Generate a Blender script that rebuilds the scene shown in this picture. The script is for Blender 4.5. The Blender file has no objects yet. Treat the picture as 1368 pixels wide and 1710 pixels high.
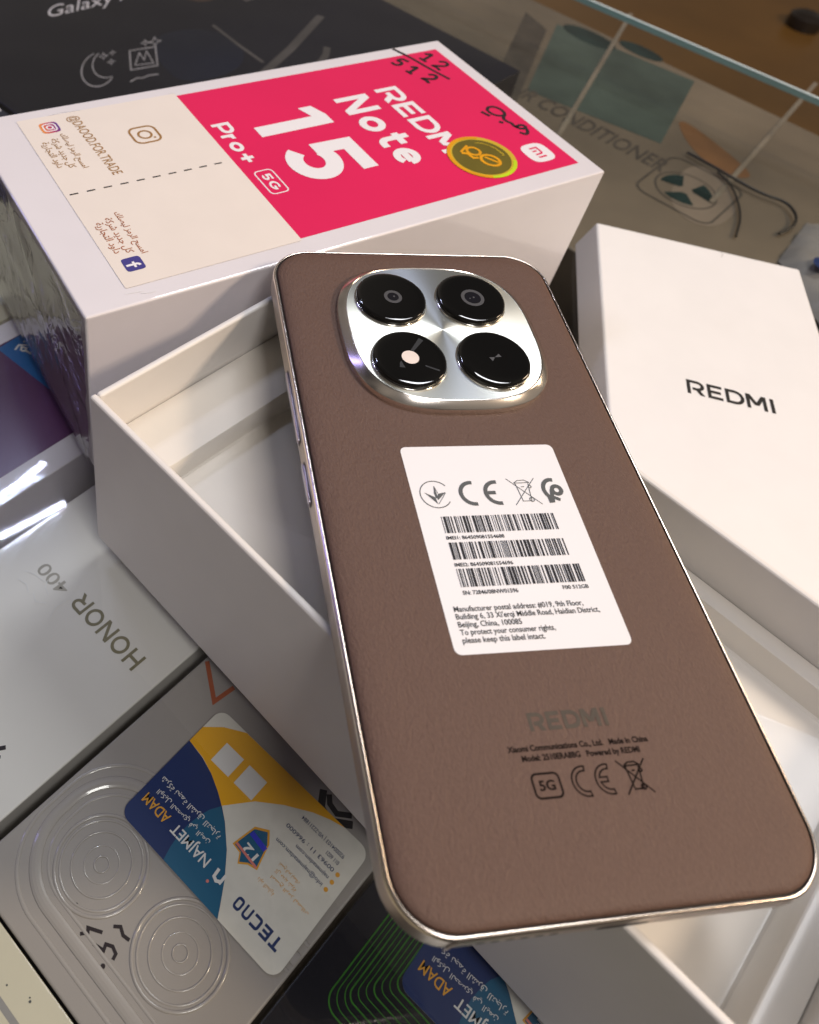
import bpy, math, random
from mathutils import Vector, Matrix
random.seed(7)
R = math.radians
sc = bpy.context.scene
COL = sc.collection
MM = 0.001

# ------------------------------------------------------------------ camera
cd = bpy.data.cameras.new('camera'); cam = bpy.data.objects.new('camera', cd); COL.objects.link(cam)
cd.sensor_fit = 'HORIZONTAL'; cd.sensor_width = 36.0
cd.lens = 36.0 * 1421.47 / 1368.0
cd.shift_x = (684.0 - 446.97) / 1368.0
cd.shift_y = -(855.0 - 679.30) / 1368.0
cd.clip_start = 0.01; cd.clip_end = 20.0
CAM = Vector((-45.88, -127.89, 216.71))
rt = Vector((0.860458, -0.495394, 0.119150)); dn = Vector((-0.310015, -0.694603, -0.649166)); fw = Vector((0.404355, 0.521642, -0.751257))
m = Matrix((rt, -dn, -fw)).transposed().to_4x4(); m.translation = CAM * MM
cam.matrix_world = m
cd.dof.use_dof = True; cd.dof.focus_distance = 0.212; cd.dof.aperture_fstop = 26.0
sc.camera = cam

# ------------------------------------------------------------------ light
w = bpy.data.worlds.new('World'); sc.world = w; w.use_nodes = True
bg = w.node_tree.nodes['Background']
# the dim shop around: made-up noise patches, added to enrich the reflections
wt = w.node_tree; wtc = wt.nodes.new('ShaderNodeTexCoord'); wn = wt.nodes.new('ShaderNodeTexNoise')
wn.inputs['Scale'].default_value = 1.6; wn.inputs['Detail'].default_value = 2
wr = wt.nodes.new('ShaderNodeValToRGB')
wr.color_ramp.elements[0].position = 0.35; wr.color_ramp.elements[0].color = (0.30, 0.27, 0.25, 1)
wr.color_ramp.elements[1].position = 0.68; wr.color_ramp.elements[1].color = (1.9, 1.65, 1.40, 1)
wt.links.new(wtc.outputs['Generated'], wn.inputs['Vector']); wt.links.new(wn.outputs['Fac'], wr.inputs['Fac'])
wt.links.new(wr.outputs['Color'], bg.inputs[0]); bg.inputs[1].default_value = 0.115

def area(name, loc, target, size, power, color, size_y=None):
    l = bpy.data.lights.new(name, 'AREA'); l.energy = power; l.color = color
    l.shape = 'RECTANGLE'; l.size = size; l.size_y = size_y or size
    o = bpy.data.objects.new(name, l); COL.objects.link(o)
    o.location = Vector(loc)
    o.rotation_euler = (Vector(target) - Vector(loc)).to_track_quat('-Z', 'Y').to_euler()
    return o
TGT = (0.08, -0.02, 0.04)
area('shop_spot_lamp', (0.95, -1.05, 1.25), TGT, 0.20, 17.0, (1.0, 0.78, 0.57))
area('front_fill_lamp', (-0.12, -0.95, 1.65), TGT, 0.45, 13.0, (1.0, 0.95, 0.92))  # added fill, brings light onto the boxes left of the tray
area('ceiling_panel_lamp', (0.98, 0.40, 1.8), TGT, 0.50, 13.0, (0.96, 0.96, 1.0))
area('violet_tint_lamp', (-0.62, 0.85, 0.45), TGT, 0.10, 1.1, (0.42, 0.36, 1.0), 0.8)  # unseen violet light, added to tint the camera island and buttons
area('side_tube_lamp', (1.55, -0.35, 0.75), TGT, 0.2, 6.0, (1.0, 0.74, 0.50), 0.8)

sc.view_settings.view_transform = 'Standard'; sc.view_settings.look = 'None'
sc.view_settings.exposure = 0.0; sc.view_settings.gamma = 1.0
sc.view_settings.use_curve_mapping = False
sc.cycles.max_bounces = 8; sc.cycles.transparent_max_bounces = 16
sc.cycles.caustics_reflective = False; sc.cycles.caustics_refractive = False
sc.cycles.sample_clamp_indirect = 4.0
sc.cycles.use_denoising = True

# ------------------------------------------------------------------ materials
def node_mat(name):
    mt = bpy.data.materials.new(name); mt.use_nodes = True
    nt = mt.node_tree; return mt, nt, nt.nodes['Principled BSDF']

def mat(name, col, rough=0.5, metal=0.0, var=0.04, vscale=60.0, bump=0.0, bscale=900.0, coat=0.0,
        coat_rough=0.05, cbump=0.0, cscale=40.0, spec=0.5, aniso=0.0):
    """principled surface with a little colour mottling and fine relief"""
    mt, nt, b = node_mat(name)
    tc = nt.nodes.new('ShaderNodeTexCoord')
    b.inputs['Roughness'].default_value = rough
    b.inputs['Metallic'].default_value = metal
    b.inputs['Specular IOR Level'].default_value = spec
    c = (col[0], col[1], col[2], 1)
    if var > 0:
        n = nt.nodes.new('ShaderNodeTexNoise'); n.inputs['Scale'].default_value = vscale
        n.inputs['Detail'].default_value = 5
        nt.links.new(tc.outputs['Object'], n.inputs['Vector'])
        r = nt.nodes.new('ShaderNodeValToRGB')
        r.color_ramp.elements[0].position = 0.25; r.color_ramp.elements[1].position = 0.75
        r.color_ramp.elements[0].color = tuple(v * (1 - var) for v in c[:3]) + (1,)
        r.color_ramp.elements[1].color = tuple(min(1, v * (1 + var)) for v in c[:3]) + (1,)
        nt.links.new(n.outputs['Fac'], r.inputs['Fac'])
        nt.links.new(r.outputs['Color'], b.inputs['Base Color'])
    else:
        b.inputs['Base Color'].default_value = c
    if bump > 0:
        n2 = nt.nodes.new('ShaderNodeTexNoise'); n2.inputs['Scale'].default_value = bscale
        n2.inputs['Detail'].default_value = 4
        nt.links.new(tc.outputs['Object'], n2.inputs['Vector'])
        bp = nt.nodes.new('ShaderNodeBump'); bp.inputs['Strength'].default_value = bump
        bp.inputs['Distance'].default_value = 0.0003
        nt.links.new(n2.outputs['Fac'], bp.inputs['Height'])
        nt.links.new(bp.outputs['Normal'], b.inputs['Normal'])
    if coat > 0:
        b.inputs['Coat Weight'].default_value = coat
        b.inputs['Coat Roughness'].default_value = coat_rough
        if cbump > 0:
            n3 = nt.nodes.new('ShaderNodeTexNoise'); n3.inputs['Scale'].default_value = cscale
            n3.inputs['Detail'].default_value = 3; n3.inputs['Distortion'].default_value = 1.2
            nt.links.new(tc.outputs['Object'], n3.inputs['Vector'])
            bp3 = nt.nodes.new('ShaderNodeBump'); bp3.inputs['Strength'].default_value = cbump
            bp3.inputs['Distance'].default_value = 0.002
            nt.links.new(n3.outputs['Fac'], bp3.inputs['Height'])
            nt.links.new(bp3.outputs['Normal'], b.inputs['Coat Normal'])
    if aniso > 0:
        b.inputs['Anisotropic'].default_value = aniso
        tg = nt.nodes.new('ShaderNodeTangent'); tg.direction_type = 'RADIAL'; tg.axis = 'Z'
        nt.links.new(tg.outputs['Tangent'], b.inputs['Tangent'])
    return mt

def glass_sheet(name, tint=(0.90, 0.955, 0.945), f0=0.05, rough=0.0, bump=0.0, bscale=60.0, boost=1.0):
    """clear pane: what lies behind shows through, the room mirrors on top"""
    mt = bpy.data.materials.new(name); mt.use_nodes = True; nt = mt.node_tree; nt.nodes.clear()
    out = nt.nodes.new('ShaderNodeOutputMaterial'); mx = nt.nodes.new('ShaderNodeMixShader')
    tr = nt.nodes.new('ShaderNodeBsdfTransparent'); tr.inputs[0].default_value = tint + (1,)
    gl = nt.nodes.new('ShaderNodeBsdfGlossy'); gl.inputs['Roughness'].default_value = rough
    lw = nt.nodes.new('ShaderNodeLayerWeight'); lw.inputs['Blend'].default_value = 0.5
    pw = nt.nodes.new('ShaderNodeMath'); pw.operation = 'POWER'; pw.inputs[1].default_value = 4.5
    ma = nt.nodes.new('ShaderNodeMath'); ma.operation = 'MULTIPLY_ADD'
    ma.inputs[1].default_value = (1 - f0) * boost; ma.inputs[2].default_value = f0
    nt.links.new(lw.outputs['Facing'], pw.inputs[0]); nt.links.new(pw.outputs[0], ma.inputs[0])
    nt.links.new(ma.outputs[0], mx.inputs[0]); nt.links.new(tr.outputs[0], mx.inputs[1])
    nt.links.new(gl.outputs[0], mx.inputs[2]); nt.links.new(mx.outputs[0], out.inputs[0])
    if bump > 0:
        tc = nt.nodes.new('ShaderNodeTexCoord'); n = nt.nodes.new('ShaderNodeTexNoise')
        n.inputs['Scale'].default_value = bscale; n.inputs['Detail'].default_value = 3
        n.inputs['Distortion'].default_value = 1.5
        nt.links.new(tc.outputs['Object'], n.inputs['Vector'])
        bp = nt.nodes.new('ShaderNodeBump'); bp.inputs['Strength'].default_value = bump
        bp.inputs['Distance'].default_value = 0.002
        nt.links.new(n.outputs['Fac'], bp.inputs['Height']); nt.links.new(bp.outputs['Normal'], gl.inputs['Normal'])
    return mt

def emit(name, col, s):
    mt = bpy.data.materials.new(name); mt.use_nodes = True; nt = mt.node_tree; nt.nodes.clear()
    out = nt.nodes.new('ShaderNodeOutputMaterial'); e = nt.nodes.new('ShaderNodeEmission')
    e.inputs[0].default_value = col + (1,); e.inputs[1].default_value = s
    nt.links.new(e.outputs[0], out.inputs[0]); return mt

M = {}
M['card'] = mat('white_card', (0.80, 0.785, 0.78), 0.42, var=0.02, bump=0.05, bscale=3000, coat=0.25, coat_rough=0.15)
M['film_card'] = mat('film_wrapped_card', (0.73, 0.70, 0.73), 0.4, var=0.02, coat=0.9, coat_rough=0.04, cbump=0.05, cscale=28)
M['red'] = mat('red_print', (0.69, 0.009, 0.092), 0.4, var=0.05, vscale=20, spec=0.3, coat=0.35, coat_rough=0.05, cbump=0.05, cscale=28)
M['white_print'] = mat('white_print', (0.82, 0.80, 0.82), 0.4, var=0.0, coat=0.6, coat_rough=0.05)
M['beige_sticker'] = mat('beige_paper', (0.77, 0.70, 0.635), 0.5, var=0.025, coat=0.5, coat_rough=0.1)
M['black_ink'] = mat('black_ink', (0.018, 0.016, 0.018), 0.45, var=0.0, spec=0.15)
M['marker'] = mat('marker_ink', (0.02, 0.012, 0.014), 0.35, var=0.0)
M['brown_ink'] = mat('brown_ink', (0.30, 0.15, 0.035), 0.5, var=0.05)
M['rust_ink'] = mat('rust_ink', (0.34, 0.10, 0.03), 0.5, var=0.05)
M['grey_ink'] = mat('grey_ink', (0.065, 0.068, 0.068), 0.5, var=0.0)
M['label'] = mat('label_paper', (0.80, 0.79, 0.81), 0.45, var=0.01)
M['gold'] = mat('gold_foil', (0.82, 0.58, 0.05), 0.25, metal=0.35, var=0.1, vscale=90, bump=0.3, bscale=1500)
M['olive'] = mat('olive_foil', (0.26, 0.21, 0.04), 0.2, metal=0.5, var=0.15, vscale=60)
M['orange_foil'] = mat('orange_foil', (0.92, 0.40, 0.01), 0.3, metal=0.25, var=0.15, vscale=150)
M['lime_highlight'] = mat('lime_highlight', (0.60, 0.80, 0.02), 0.3, metal=0.2, var=0.1)
M['tray_in'] = mat('tray_gloss_white', (0.76, 0.72, 0.66), 0.38, var=0.015, coat=0.15, coat_rough=0.12)
M['tray_wall'] = mat('tray_wall_card', (0.76, 0.73, 0.70), 0.45, var=0.02, bump=0.05, bscale=3000)
M['dark_ink'] = mat('dark_grey_ink', (0.03, 0.028, 0.026), 0.4, var=0.0, spec=0.15)

# leather back
mt, nt, b = node_mat('brown_leather')
tc = nt.nodes.new('ShaderNodeTexCoord')
n1 = nt.nodes.new('ShaderNodeTexNoise'); n1.inputs['Scale'].default_value = 2100; n1.inputs['Detail'].default_value = 6
n1.inputs['Roughness'].default_value = 0.65
mp = nt.nodes.new('ShaderNodeMapping'); mp.inputs['Scale'].default_value = (1.0, 0.55, 1.0)
nt.links.new(tc.outputs['Object'], mp.inputs['Vector']); nt.links.new(mp.outputs['Vector'], n1.inputs['Vector'])
n2 = nt.nodes.new('ShaderNodeTexNoise'); n2.inputs['Scale'].default_value = 520; n2.inputs['Detail'].default_value = 4; n2.inputs['Distortion'].default_value = 1.5
nt.links.new(mp.outputs['Vector'], n2.inputs['Vector'])
ad = nt.nodes.new('ShaderNodeMath'); ad.operation = 'MULTIPLY_ADD'; ad.inputs[1].default_value = 0.9
nt.links.new(n2.outputs['Fac'], ad.inputs[0]); nt.links.new(n1.outputs['Fac'], ad.inputs[2])
bp = nt.nodes.new('ShaderNodeBump'); bp.inputs['Strength'].default_value = 0.75; bp.inputs['Distance'].default_value = 0.00025
nt.links.new(ad.outputs[0], bp.inputs['Height']); nt.links.new(bp.outputs['Normal'], b.inputs['Normal'])
rp = nt.nodes.new('ShaderNodeValToRGB')
rp.color_ramp.elements[0].position = 0.3; rp.color_ramp.elements[1].position = 0.7
rp.color_ramp.elements[0].color = (0.106, 0.060, 0.044, 1); rp.color_ramp.elements[1].color = (0.132, 0.077, 0.057, 1)
nt.links.new(n1.outputs['Fac'], rp.inputs['Fac']); nt.links.new(rp.outputs['Color'], b.inputs['Base Color'])
b.inputs['Roughness'].default_value = 0.46; b.inputs['Specular IOR Level'].default_value = 0.32
M['leather'] = mt
M['groove'] = mat('groove_black', (0.02, 0.012, 0.01), 0.5, var=0.0)
M['frame'] = mat('satin_champagne_metal', (0.56, 0.47, 0.41), 0.34, metal=0.9, var=0.03, bump=0.04, bscale=4000)
M['chamfer'] = mat('polished_metal', (0.80, 0.70, 0.60), 0.22, metal=1.0, var=0.0)
M['button'] = mat('button_metal', (0.50, 0.46, 0.55), 0.22, metal=0.95, var=0.0)
M['plate'] = mat('spun_metal', (0.93, 0.96, 0.90), 0.36, metal=1.0, var=0.0, aniso=0.85)
M['ring'] = mat('camera_ring_metal', (0.94, 0.88, 0.82), 0.17, metal=1.0, var=0.0)
M['lens_black'] = mat('lens_black_glass', (0.004, 0.004, 0.004), 0.03, var=0.0, coat=1.0, coat_rough=0.0)
M['lens_rim'] = mat('lens_rim_dark', (0.02, 0.018, 0.016), 0.10, metal=0.6, var=0.0)
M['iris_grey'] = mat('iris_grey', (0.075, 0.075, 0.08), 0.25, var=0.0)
M['iris_dark'] = mat('iris_dark', (0.012, 0.012, 0.016), 0.05, var=0.0)
M['flash'] = mat('flash_cream', (0.80, 0.70, 0.64), 0.3, var=0.05, vscale=300)
M['facet'] = mat('flash_facet', (0.035, 0.037, 0.04), 0.2, var=0.0)
M['emboss'] = mat('embossed_leather', (0.052, 0.037, 0.022), 0.55, var=0.2, vscale=400, bump=0.3, bscale=1800)
M['deboss_ink'] = mat('brown_black_ink', (0.008, 0.004, 0.003), 0.7, var=0.0, spec=0.1)
M['screen'] = mat('screen_glass', (0.005, 0.005, 0.006), 0.03, var=0.0)

# ------------------------------------------------------------------ mesh helpers
class MB:
    """collects faces in world millimetres, links them as one mesh under a thing"""
    def __init__(s): s.v = []; s.f = []
    def add(s, vs, fs):
        o = len(s.v); s.v += [tuple(p) for p in vs]; s.f += [tuple(i + o for i in q) for q in fs]; return s
    def poly(s, pts): s.add(pts, [tuple(range(len(pts)))]); return s
    def rings(s, loops, close=True, cap0=False, cap1=False):
        n = len(loops[0]); vs = [p for l in loops for p in l]; fs = []
        for i in range(len(loops) - 1):
            for j in range(n if close else n - 1):
                k = (j + 1) % n
                fs.append((i * n + j, i * n + k, (i + 1) * n + k, (i + 1) * n + j))
        if cap0: fs.append(tuple(reversed(range(n))))
        if cap1: fs.append(tuple((len(loops) - 1) * n + j for j in range(n)))
        s.add(vs, fs); return s
    def build(s, name, material, parent=None, smooth=None, bevel=0.0, segs=3):
        me = bpy.data.meshes.new(name)
        o = bpy.data.objects.new(name, me); COL.objects.link(o)
        if parent is not None:
            inv = parent_world(parent).inverted()
            vs = [inv @ (Vector(p) * MM) for p in s.v]
            # the mesh origin sits at the middle of its own vertices
            c = sum(vs, Vector()) / len(vs)
            vs = [p - c for p in vs]; o.location = c; o.parent = parent
        else:
            vs = [Vector(p) * MM for p in s.v]
            c = sum(vs, Vector()) / len(vs); vs = [p - c for p in vs]; o.location = c
        me.from_pydata(vs, [], s.f); me.update()
        me.materials.append(material)
        if bevel > 0:
            bm_ = o.modifiers.new('bevel', 'BEVEL'); bm_.width = bevel * MM; bm_.segments = segs
            bm_.limit_method = 'ANGLE'; bm_.angle_limit = R(40); bm_.harden_normals = False
        if smooth is not None:
            me.polygons.foreach_set('use_smooth', [True] * len(me.polygons))
            try: me.set_sharp_from_angle(angle=R(smooth))
            except Exception: pass
        return o

WORLD = {}
def parent_world(o):
    mtx = o.matrix_basis.copy(); p = o.parent
    while p is not None:
        mtx = p.matrix_basis @ mtx; p = p.parent
    return mtx

def thing(name, label, cat, loc, rotz=0.0, group=None):
    o = bpy.data.objects.new(name, None); COL.objects.link(o); o.empty_display_size = 0.02
    o.location = Vector(loc) * MM; o.rotation_euler = (0, 0, rotz)
    o.matrix_basis = Matrix.Translation(Vector(loc) * MM) @ Matrix.Rotation(rotz, 4, 'Z')
    o['label'] = label; o['category'] = cat
    if group: o['group'] = group
    return o

class Frame:
    """a flat place in the world: origin and two directions, coordinates in millimetres"""
    def __init__(s, o, ux, uy):
        s.o = Vector(o); s.x = Vector(ux).normalized(); s.y = Vector(uy).normalized(); s.n = s.x.cross(s.y)
    def __call__(s, a, b, h=0.0): return s.o + s.x * a + s.y * b + s.n * h
    def turned(s, a, b, ang):
        c, q = math.cos(ang), math.sin(ang)
        return Frame(s(a, b), s.x * c + s.y * q, -s.x * q + s.y * c)

def box(mb, F, x0, x1, y0, y1, z0, z1):
    vs = [F(x, y, z) for z in (z0, z1) for x, y in ((x0, y0), (x1, y0), (x1, y1), (x0, y1))]
    mb.add(vs, [(3, 2, 1, 0), (4, 5, 6, 7), (0, 1, 5, 4), (1, 2, 6, 5), (2, 3, 7, 6), (3, 0, 4, 7)]); return mb

def rrect(x0, x1, y0, y1, r, n=8):
    pts = []
    for cx, cy, a0 in ((x1 - r, y1 - r, 0), (x0 + r, y1 - r, 90), (x0 + r, y0 + r, 180), (x1 - r, y0 + r, 270)):
        for i in range(n + 1):
            a = R(a0 + 90 * i / n); pts.append((cx + r * math.cos(a), cy + r * math.sin(a)))
    return pts

def circ(cx, cy, r, n=40, a0=0, a1=360, ry=None):
    full = abs(a1 - a0) >= 360
    k = n if full else n + 1
    return [(cx + r * math.cos(R(a0 + (a1 - a0) * i / n)), cy + (ry or r) * math.sin(R(a0 + (a1 - a0) * i / n))) for i in range(k)]

def soft_poly(pts, n=3):
    for _ in range(n):
        q = []
        for i in range(len(pts)):
            a, b = pts[i], pts[(i + 1) % len(pts)]
            q += [(a[0] * .75 + b[0] * .25, a[1] * .75 + b[1] * .25), (a[0] * .25 + b[0] * .75, a[1] * .25 + b[1] * .75)]
        pts = q
    return pts
def flat(mb, F, pts, h): mb.poly([F(x, y, h) for x, y in pts]); return mb

def ribbon(mb, F, pts, wd, h, closed=False):
    """a flat stroke of constant width with mitred joins"""
    P = [Vector((p[0], p[1])) for p in pts]
    P = [p for i, p in enumerate(P) if i == 0 or (p - P[i - 1]).length > 1e-4]
    if closed and (P[0] - P[-1]).length < 1e-4: P = P[:-1]
    n = len(P); L = []; Rr = []
    for i in range(n):
        if closed: a, c = P[i - 1], P[(i + 1) % n]
        else: a, c = (P[i - 1] if i else None), (P[i + 1] if i < n - 1 else None)
        d1 = (P[i] - a).normalized() if a is not None else None
        d2 = (c - P[i]).normalized() if c is not None else None
        if d1 is None: d1 = d2
        if d2 is None: d2 = d1
        n1 = Vector((-d1.y, d1.x)); n2 = Vector((-d2.y, d2.x)); mv = n1 + n2
        if mv.length < 1e-4: mv = n1
        mv.normalize(); k = max(0.35, mv.dot(n1)); off = mv * (wd / 2 / k)
        L.append(P[i] + off); Rr.append(P[i] - off)
    vs = [F(p.x, p.y, h) for p in L] + [F(p.x, p.y, h) for p in Rr]
    fs = []
    for i in range(n if closed else n - 1):
        j = (i + 1) % n; fs.append((n + i, n + j, j, i))
    mb.add(vs, fs); return mb

def arc(cx, cy, rx, ry, a0, a1, n=14):
    return [(cx + rx * math.cos(R(a0 + (a1 - a0) * i / n)), cy + ry * math.sin(R(a0 + (a1 - a0) * i / n))) for i in range(n + 1)]

# stroke letters, cap height 1; each entry is (advance width, list of centre lines)
def glyph(ch, t):
    h = t / 2; T = 1 - h
    P = lambda *p: ('poly', list(p))
    if ch == 'R': return 0.98, [[(h, 0), (h, 1)], [(t, T), (0.55, T)] + arc(0.55, (T + 0.40) / 2, 0.30, (T - 0.40) / 2, 90, -90, 12) + [(0.30, 0.40)], P((0.36, 0.40 + h), (0.36 + t * 1.3, 0.40 + h), (0.94, 0), (0.94 - t * 1.35, 0))]
    if ch == 'E': return 0.86, [[(0.80, T), (h, T), (h, h), (0.80, h)], [(t, 0.5), (0.72, 0.5)]]
    if ch == 'D': return 0.98, [[(h, 0), (h, 1)], [(t, T), (0.48, T)] + arc(0.48, 0.5, 0.42, 0.5 - h, 90, -90, 16) + [(t, h)]]
    if ch == 'M':
        w_ = 1.08; c = w_ / 2
        return 1.18, [[(h, 0), (h, 1)], [(w_ - h, 0), (w_ - h, 1)], P((0, 1), (t * 1.25, 1), (c + t * .62, 0.28), (c - t * .62, 0.28)), P((w_ - t * 1.25, 1), (w_, 1), (c + t * .62, 0.28), (c - t * .62, 0.28))]
    if ch == 'I': return t + 0.14, [[(h, 0), (h, 1)]]
    if ch == 'N': return 1.0, [[(h, 0), (h, 1)], [(0.88 - h, 0), (0.88 - h, 1)], P((0, 1), (t * 1.2, 1), (0.88, 0), (0.88 - t * 1.2, 0))]
    if ch == 'H': return 1.0, [[(h, 0), (h, 1)], [(0.86 - h, 0), (0.86 - h, 1)], [(t, 0.5), (0.86 - t, 0.5)]]
    if ch == 'O': return 1.10, [arc(0.5, 0.5, 0.5 - h, 0.5 - h, 0, 360, 36)]
    if ch == 'T': return 0.88, [[(0, T), (0.80, T)], [(0.40, 0), (0.40, 1 - t)]]
    if ch == 'C': return 0.92, [[(0.80, T), (0.26, T)] + arc(0.26, T - 0.2, 0.26 - h, 0.2, 90, 180, 6) + arc(0.26, h + 0.2, 0.26 - h, 0.2, 180, 270, 6) + [(0.80, h)]]
    if ch == 'Q': return 0.98, [rrect(h, 0.86 - h, h, T, 0.2, 5) + [(0.86 - h, T - 0.2)]]
    if ch == 'n': return 0.98, [[(h, 0), (h, T - 0.2)] + arc(h + 0.2, T - 0.2, 0.2, 0.2, 180, 90, 5) + arc(0.66 - h, T - 0.2, 0.2, 0.2, 90, 0, 5) + [(0.86 - h, 0)]]
    if ch == 'e': return 0.86, [[(t * 0.6, 0.345), (0.76 - t * .6, 0.345)], arc(0.38, 0.345, 0.38 - h, 0.345 - h, -8, 312, 26)]
    if ch == 'o': return 0.88, [arc(0.38, 0.345, 0.38 - h, 0.345 - h, 0, 360, 30)]
    if ch == 't': return 0.60, [[(0.20, 0.92), (0.20, 0.26)] + arc(0.20 + 0.20, 0.26, 0.20, 0.26 - h, 180, 270, 8) + [(0.54, h)], [(0.0, 0.62), (0.54, 0.62)]]
    if ch == 'r': return 0.52, [[(h, 0), (h, 0.69)], arc(h + 0.26, 0.36, 0.24, 0.69 - h - 0.36, 180, 85, 8)]
    if ch == 'P': return 0.86, [[(h, 0), (h, 1)], [(t, T), (0.50, T)] + arc(0.50, (T + 0.36) / 2, 0.28, (T - 0.36) / 2, 90, -90, 12) + [(t, 0.36)]]
    if ch == '+': return 0.74, [[(0.0, 0.38), (0.66, 0.38)], [(0.33, 0.05), (0.33, 0.71)]]
    if ch == '1': return 0.41, [P((0.41 - t, 0), (0.41, 0), (0.41, 1), (0.41 - t, 1)), P((0, 0.73), (0.41 - t * .5, 0.84), (0.41 - t * .5, 1), (0.22, 1), (0, 0.915))]
    if ch == '5': return 0.78, [[(0.68, T), (0.10, T)], P((0.06, 1), (0.06 + t, 1), (0.04 + t, 0.44), (0.04, 0.44)), arc(0.35, 0.33, 0.35 - h, 0.33 - h, 128, -150, 28)]
    if ch == 'G': return 1.0, [arc(0.48, 0.5, 0.48 - h, 0.5 - h, 48, 355, 26), [(0.52, 0.46), (0.96, 0.46)]]
    return 0.5, []

def letters(mb, F, text, x0, y0, ang, width, cap, t, h, gap=0.06):
    """stroke lettering fitted to a run of given length and cap height"""
    G = F.turned(x0, y0, ang)
    tot = sum(glyph(c, t)[0] + gap for c in text) - gap - 0.08
    sx = width / tot; x = 0; k = 0
    for c in text:
        adv, strokes = glyph(c, t)
        for st in strokes:
            if st[0] == 'poly':
                flat(mb, FrameS(G, sx, cap), [(x + p[0], p[1]) for p in st[1]], h + k * 0.006); k += 1; continue
            cl = len(st) > 20 and (Vector(st[0]) - Vector(st[-1])).length < 1e-3
            # widen in x as a whole so that the joins stay true
            Gs = FrameS(G, sx, cap)
            ribbon(mb, Gs, [(x + p[0], p[1]) for p in st], t, h + k * 0.006, cl); k += 1
        x += adv + gap
    return mb

class FrameS:
    def __init__(s, f, sx, sy): s.f = f; s.sx = sx; s.sy = sy
    def __call__(s, a, b, h=0.0): return s.f(a * s.sx, b * s.sy, h)

_tcache = {}
def font_mesh(body, bold=0.0):
    key = (body, bold)
    if key in _tcache: return _tcache[key]
    cu = bpy.data.curves.new('tmp_text', 'FONT'); cu.body = body; cu.offset = bold; cu.resolution_u = 3
    ob = bpy.data.objects.new('tmp_text', cu); COL.objects.link(ob)
    bpy.context.view_layer.update()
    dg = bpy.context.evaluated_depsgraph_get()
    me = bpy.data.meshes.new_from_object(ob.evaluated_get(dg))
    vs = [(v.co.x, v.co.y) for v in me.vertices]; fs = [tuple(p.vertices) for p in me.polygons]
    bpy.data.objects.remove(ob); bpy.data.curves.remove(cu); bpy.data.meshes.remove(me)
    _tcache[key] = (vs, fs); return vs, fs
CAPH = 0.0
def type_line(mb, F, body, x0, y0, ang, width, cap, h, bold=0.0, base=True):
    """a printed line in the plain built-in type face"""
    vs, fs = font_mesh(body, bold)
    xs = [v[0] for v in vs]; xa, xb = min(xs), max(xs)
    if base: ya, ch = 0.0, 0.69
    else: ya = min(v[1] for v in vs); ch = max(v[1] for v in vs) - ya
    G = F.turned(x0, y0, ang); k = width / (xb - xa); q = cap / ch
    mb.add([G((v[0] - xa) * k, (v[1] - ya) * q, h) for v in vs], fs); return mb

# Arabic: joined letter forms, already in left-to-right drawing order
def ar(s): return s[::-1]
AR1 = ar('\uFE8D\uFEE3\uFEB4\uFEA2 \uFE8D\uFEDF\uFEAE\uFEE3\uFEB0 \uFEDF\uFEF4\uFEBC\uFEE0\uFEDA')
AR2 = ar('\uFEDB\uFEDE \uFE9F\uFEAA\uFEF3\uFEAA \uFEB7\uFEAE\uFEDB\uFE94')
AR3 = ar('\uFEA9\uFE8D\uFEED\uFEA9 \uFE8D\uFEDF\uFE98\uFEA0\uFE8E\uFEAD\uFEF3\uFE94')
AR4 = ar('\uFEB7\uFEAE\uFEDB\uFE94 \uFEE7\uFEA0\uFEE4\uFE94 \uFE8D\uFEDF\uFEB8\uFEAE\uFED5 \uFEDF\uFEDF\uFE98\uFEA0\uFE8E\uFEAD\uFE93')
AR5 = ar('\uFE8D\uFEDF\uFEEE\uFEDB\uFEF4\uFEDE \uFE8D\uFEDF\uFEA4\uFEBC\uFEAE\uFEF1 \uFED3\uFEF2 \uFE8D\uFEDF\uFEF4\uFEE4\uFEE6')

X = (1, 0, 0); Y = (0, 1, 0)
D90 = -math.pi / 2

# ================================================================== SETTING
gz = 0.0
gE0 = Vector((434.79, 236.68, 0)); gd = (Vector((484.10, 95.13, 0)) - gE0).normalized(); gp = Vector((gd.y, -gd.x, 0))
A_ = gE0 - gd * 900; B_ = gE0 + gd * 900; C_ = B_ + gp * 1100; D_ = A_ + gp * 1100
M['glass'] = glass_sheet('counter_glass', (0.925, 0.945, 0.935), 0.045, 0.03, boost=0.5)
mb = MB().poly([A_, D_, C_, B_])
gt = mb.build('glass_counter_top', M['glass']); gt['kind'] = 'structure'
nrm = gt.data.polygons[0].normal
if nrm.z < 0: gt.data.flip_normals()
M['glass_edge'] = mat('glass_edge_teal', (0.30, 0.52, 0.50), 0.12, var=0.1, vscale=15, coat=1.0)
M['edge_highlight'] = mat('glass_edge_highlight', (0.72, 0.86, 0.86), 0.10, var=0.05, coat=1.0)  # pale highlight along the glass edge, put into the base colour
def bar(mb, a, b, side, z0, z1, wd):
    s = Vector(side).normalized() * wd
    lo = [a, b, b + s, a + s]
    vs = [Vector((p.x, p.y, z)) for z in (z0, z1) for p in lo]
    mb.add(vs, [(3, 2, 1, 0), (4, 5, 6, 7), (0, 1, 5, 4), (1, 2, 6, 5), (2, 3, 7, 6), (3, 0, 4, 7)])
mb = MB(); bar(mb, A_, B_, -gp, -3.6, -0.6, 1.2)
mb.build('edge_face', M['glass_edge'], gt)
mb = MB(); bar(mb, A_, B_, -gp, -0.5, 0.25, 1.6)
mb.build('polished_edge', M['edge_highlight'], gt, bevel=0.4)
M['shelf'] = mat('dark_shelf', (0.035, 0.032, 0.032), 0.35, var=0.5, vscale=9, coat=0.4)
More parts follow.
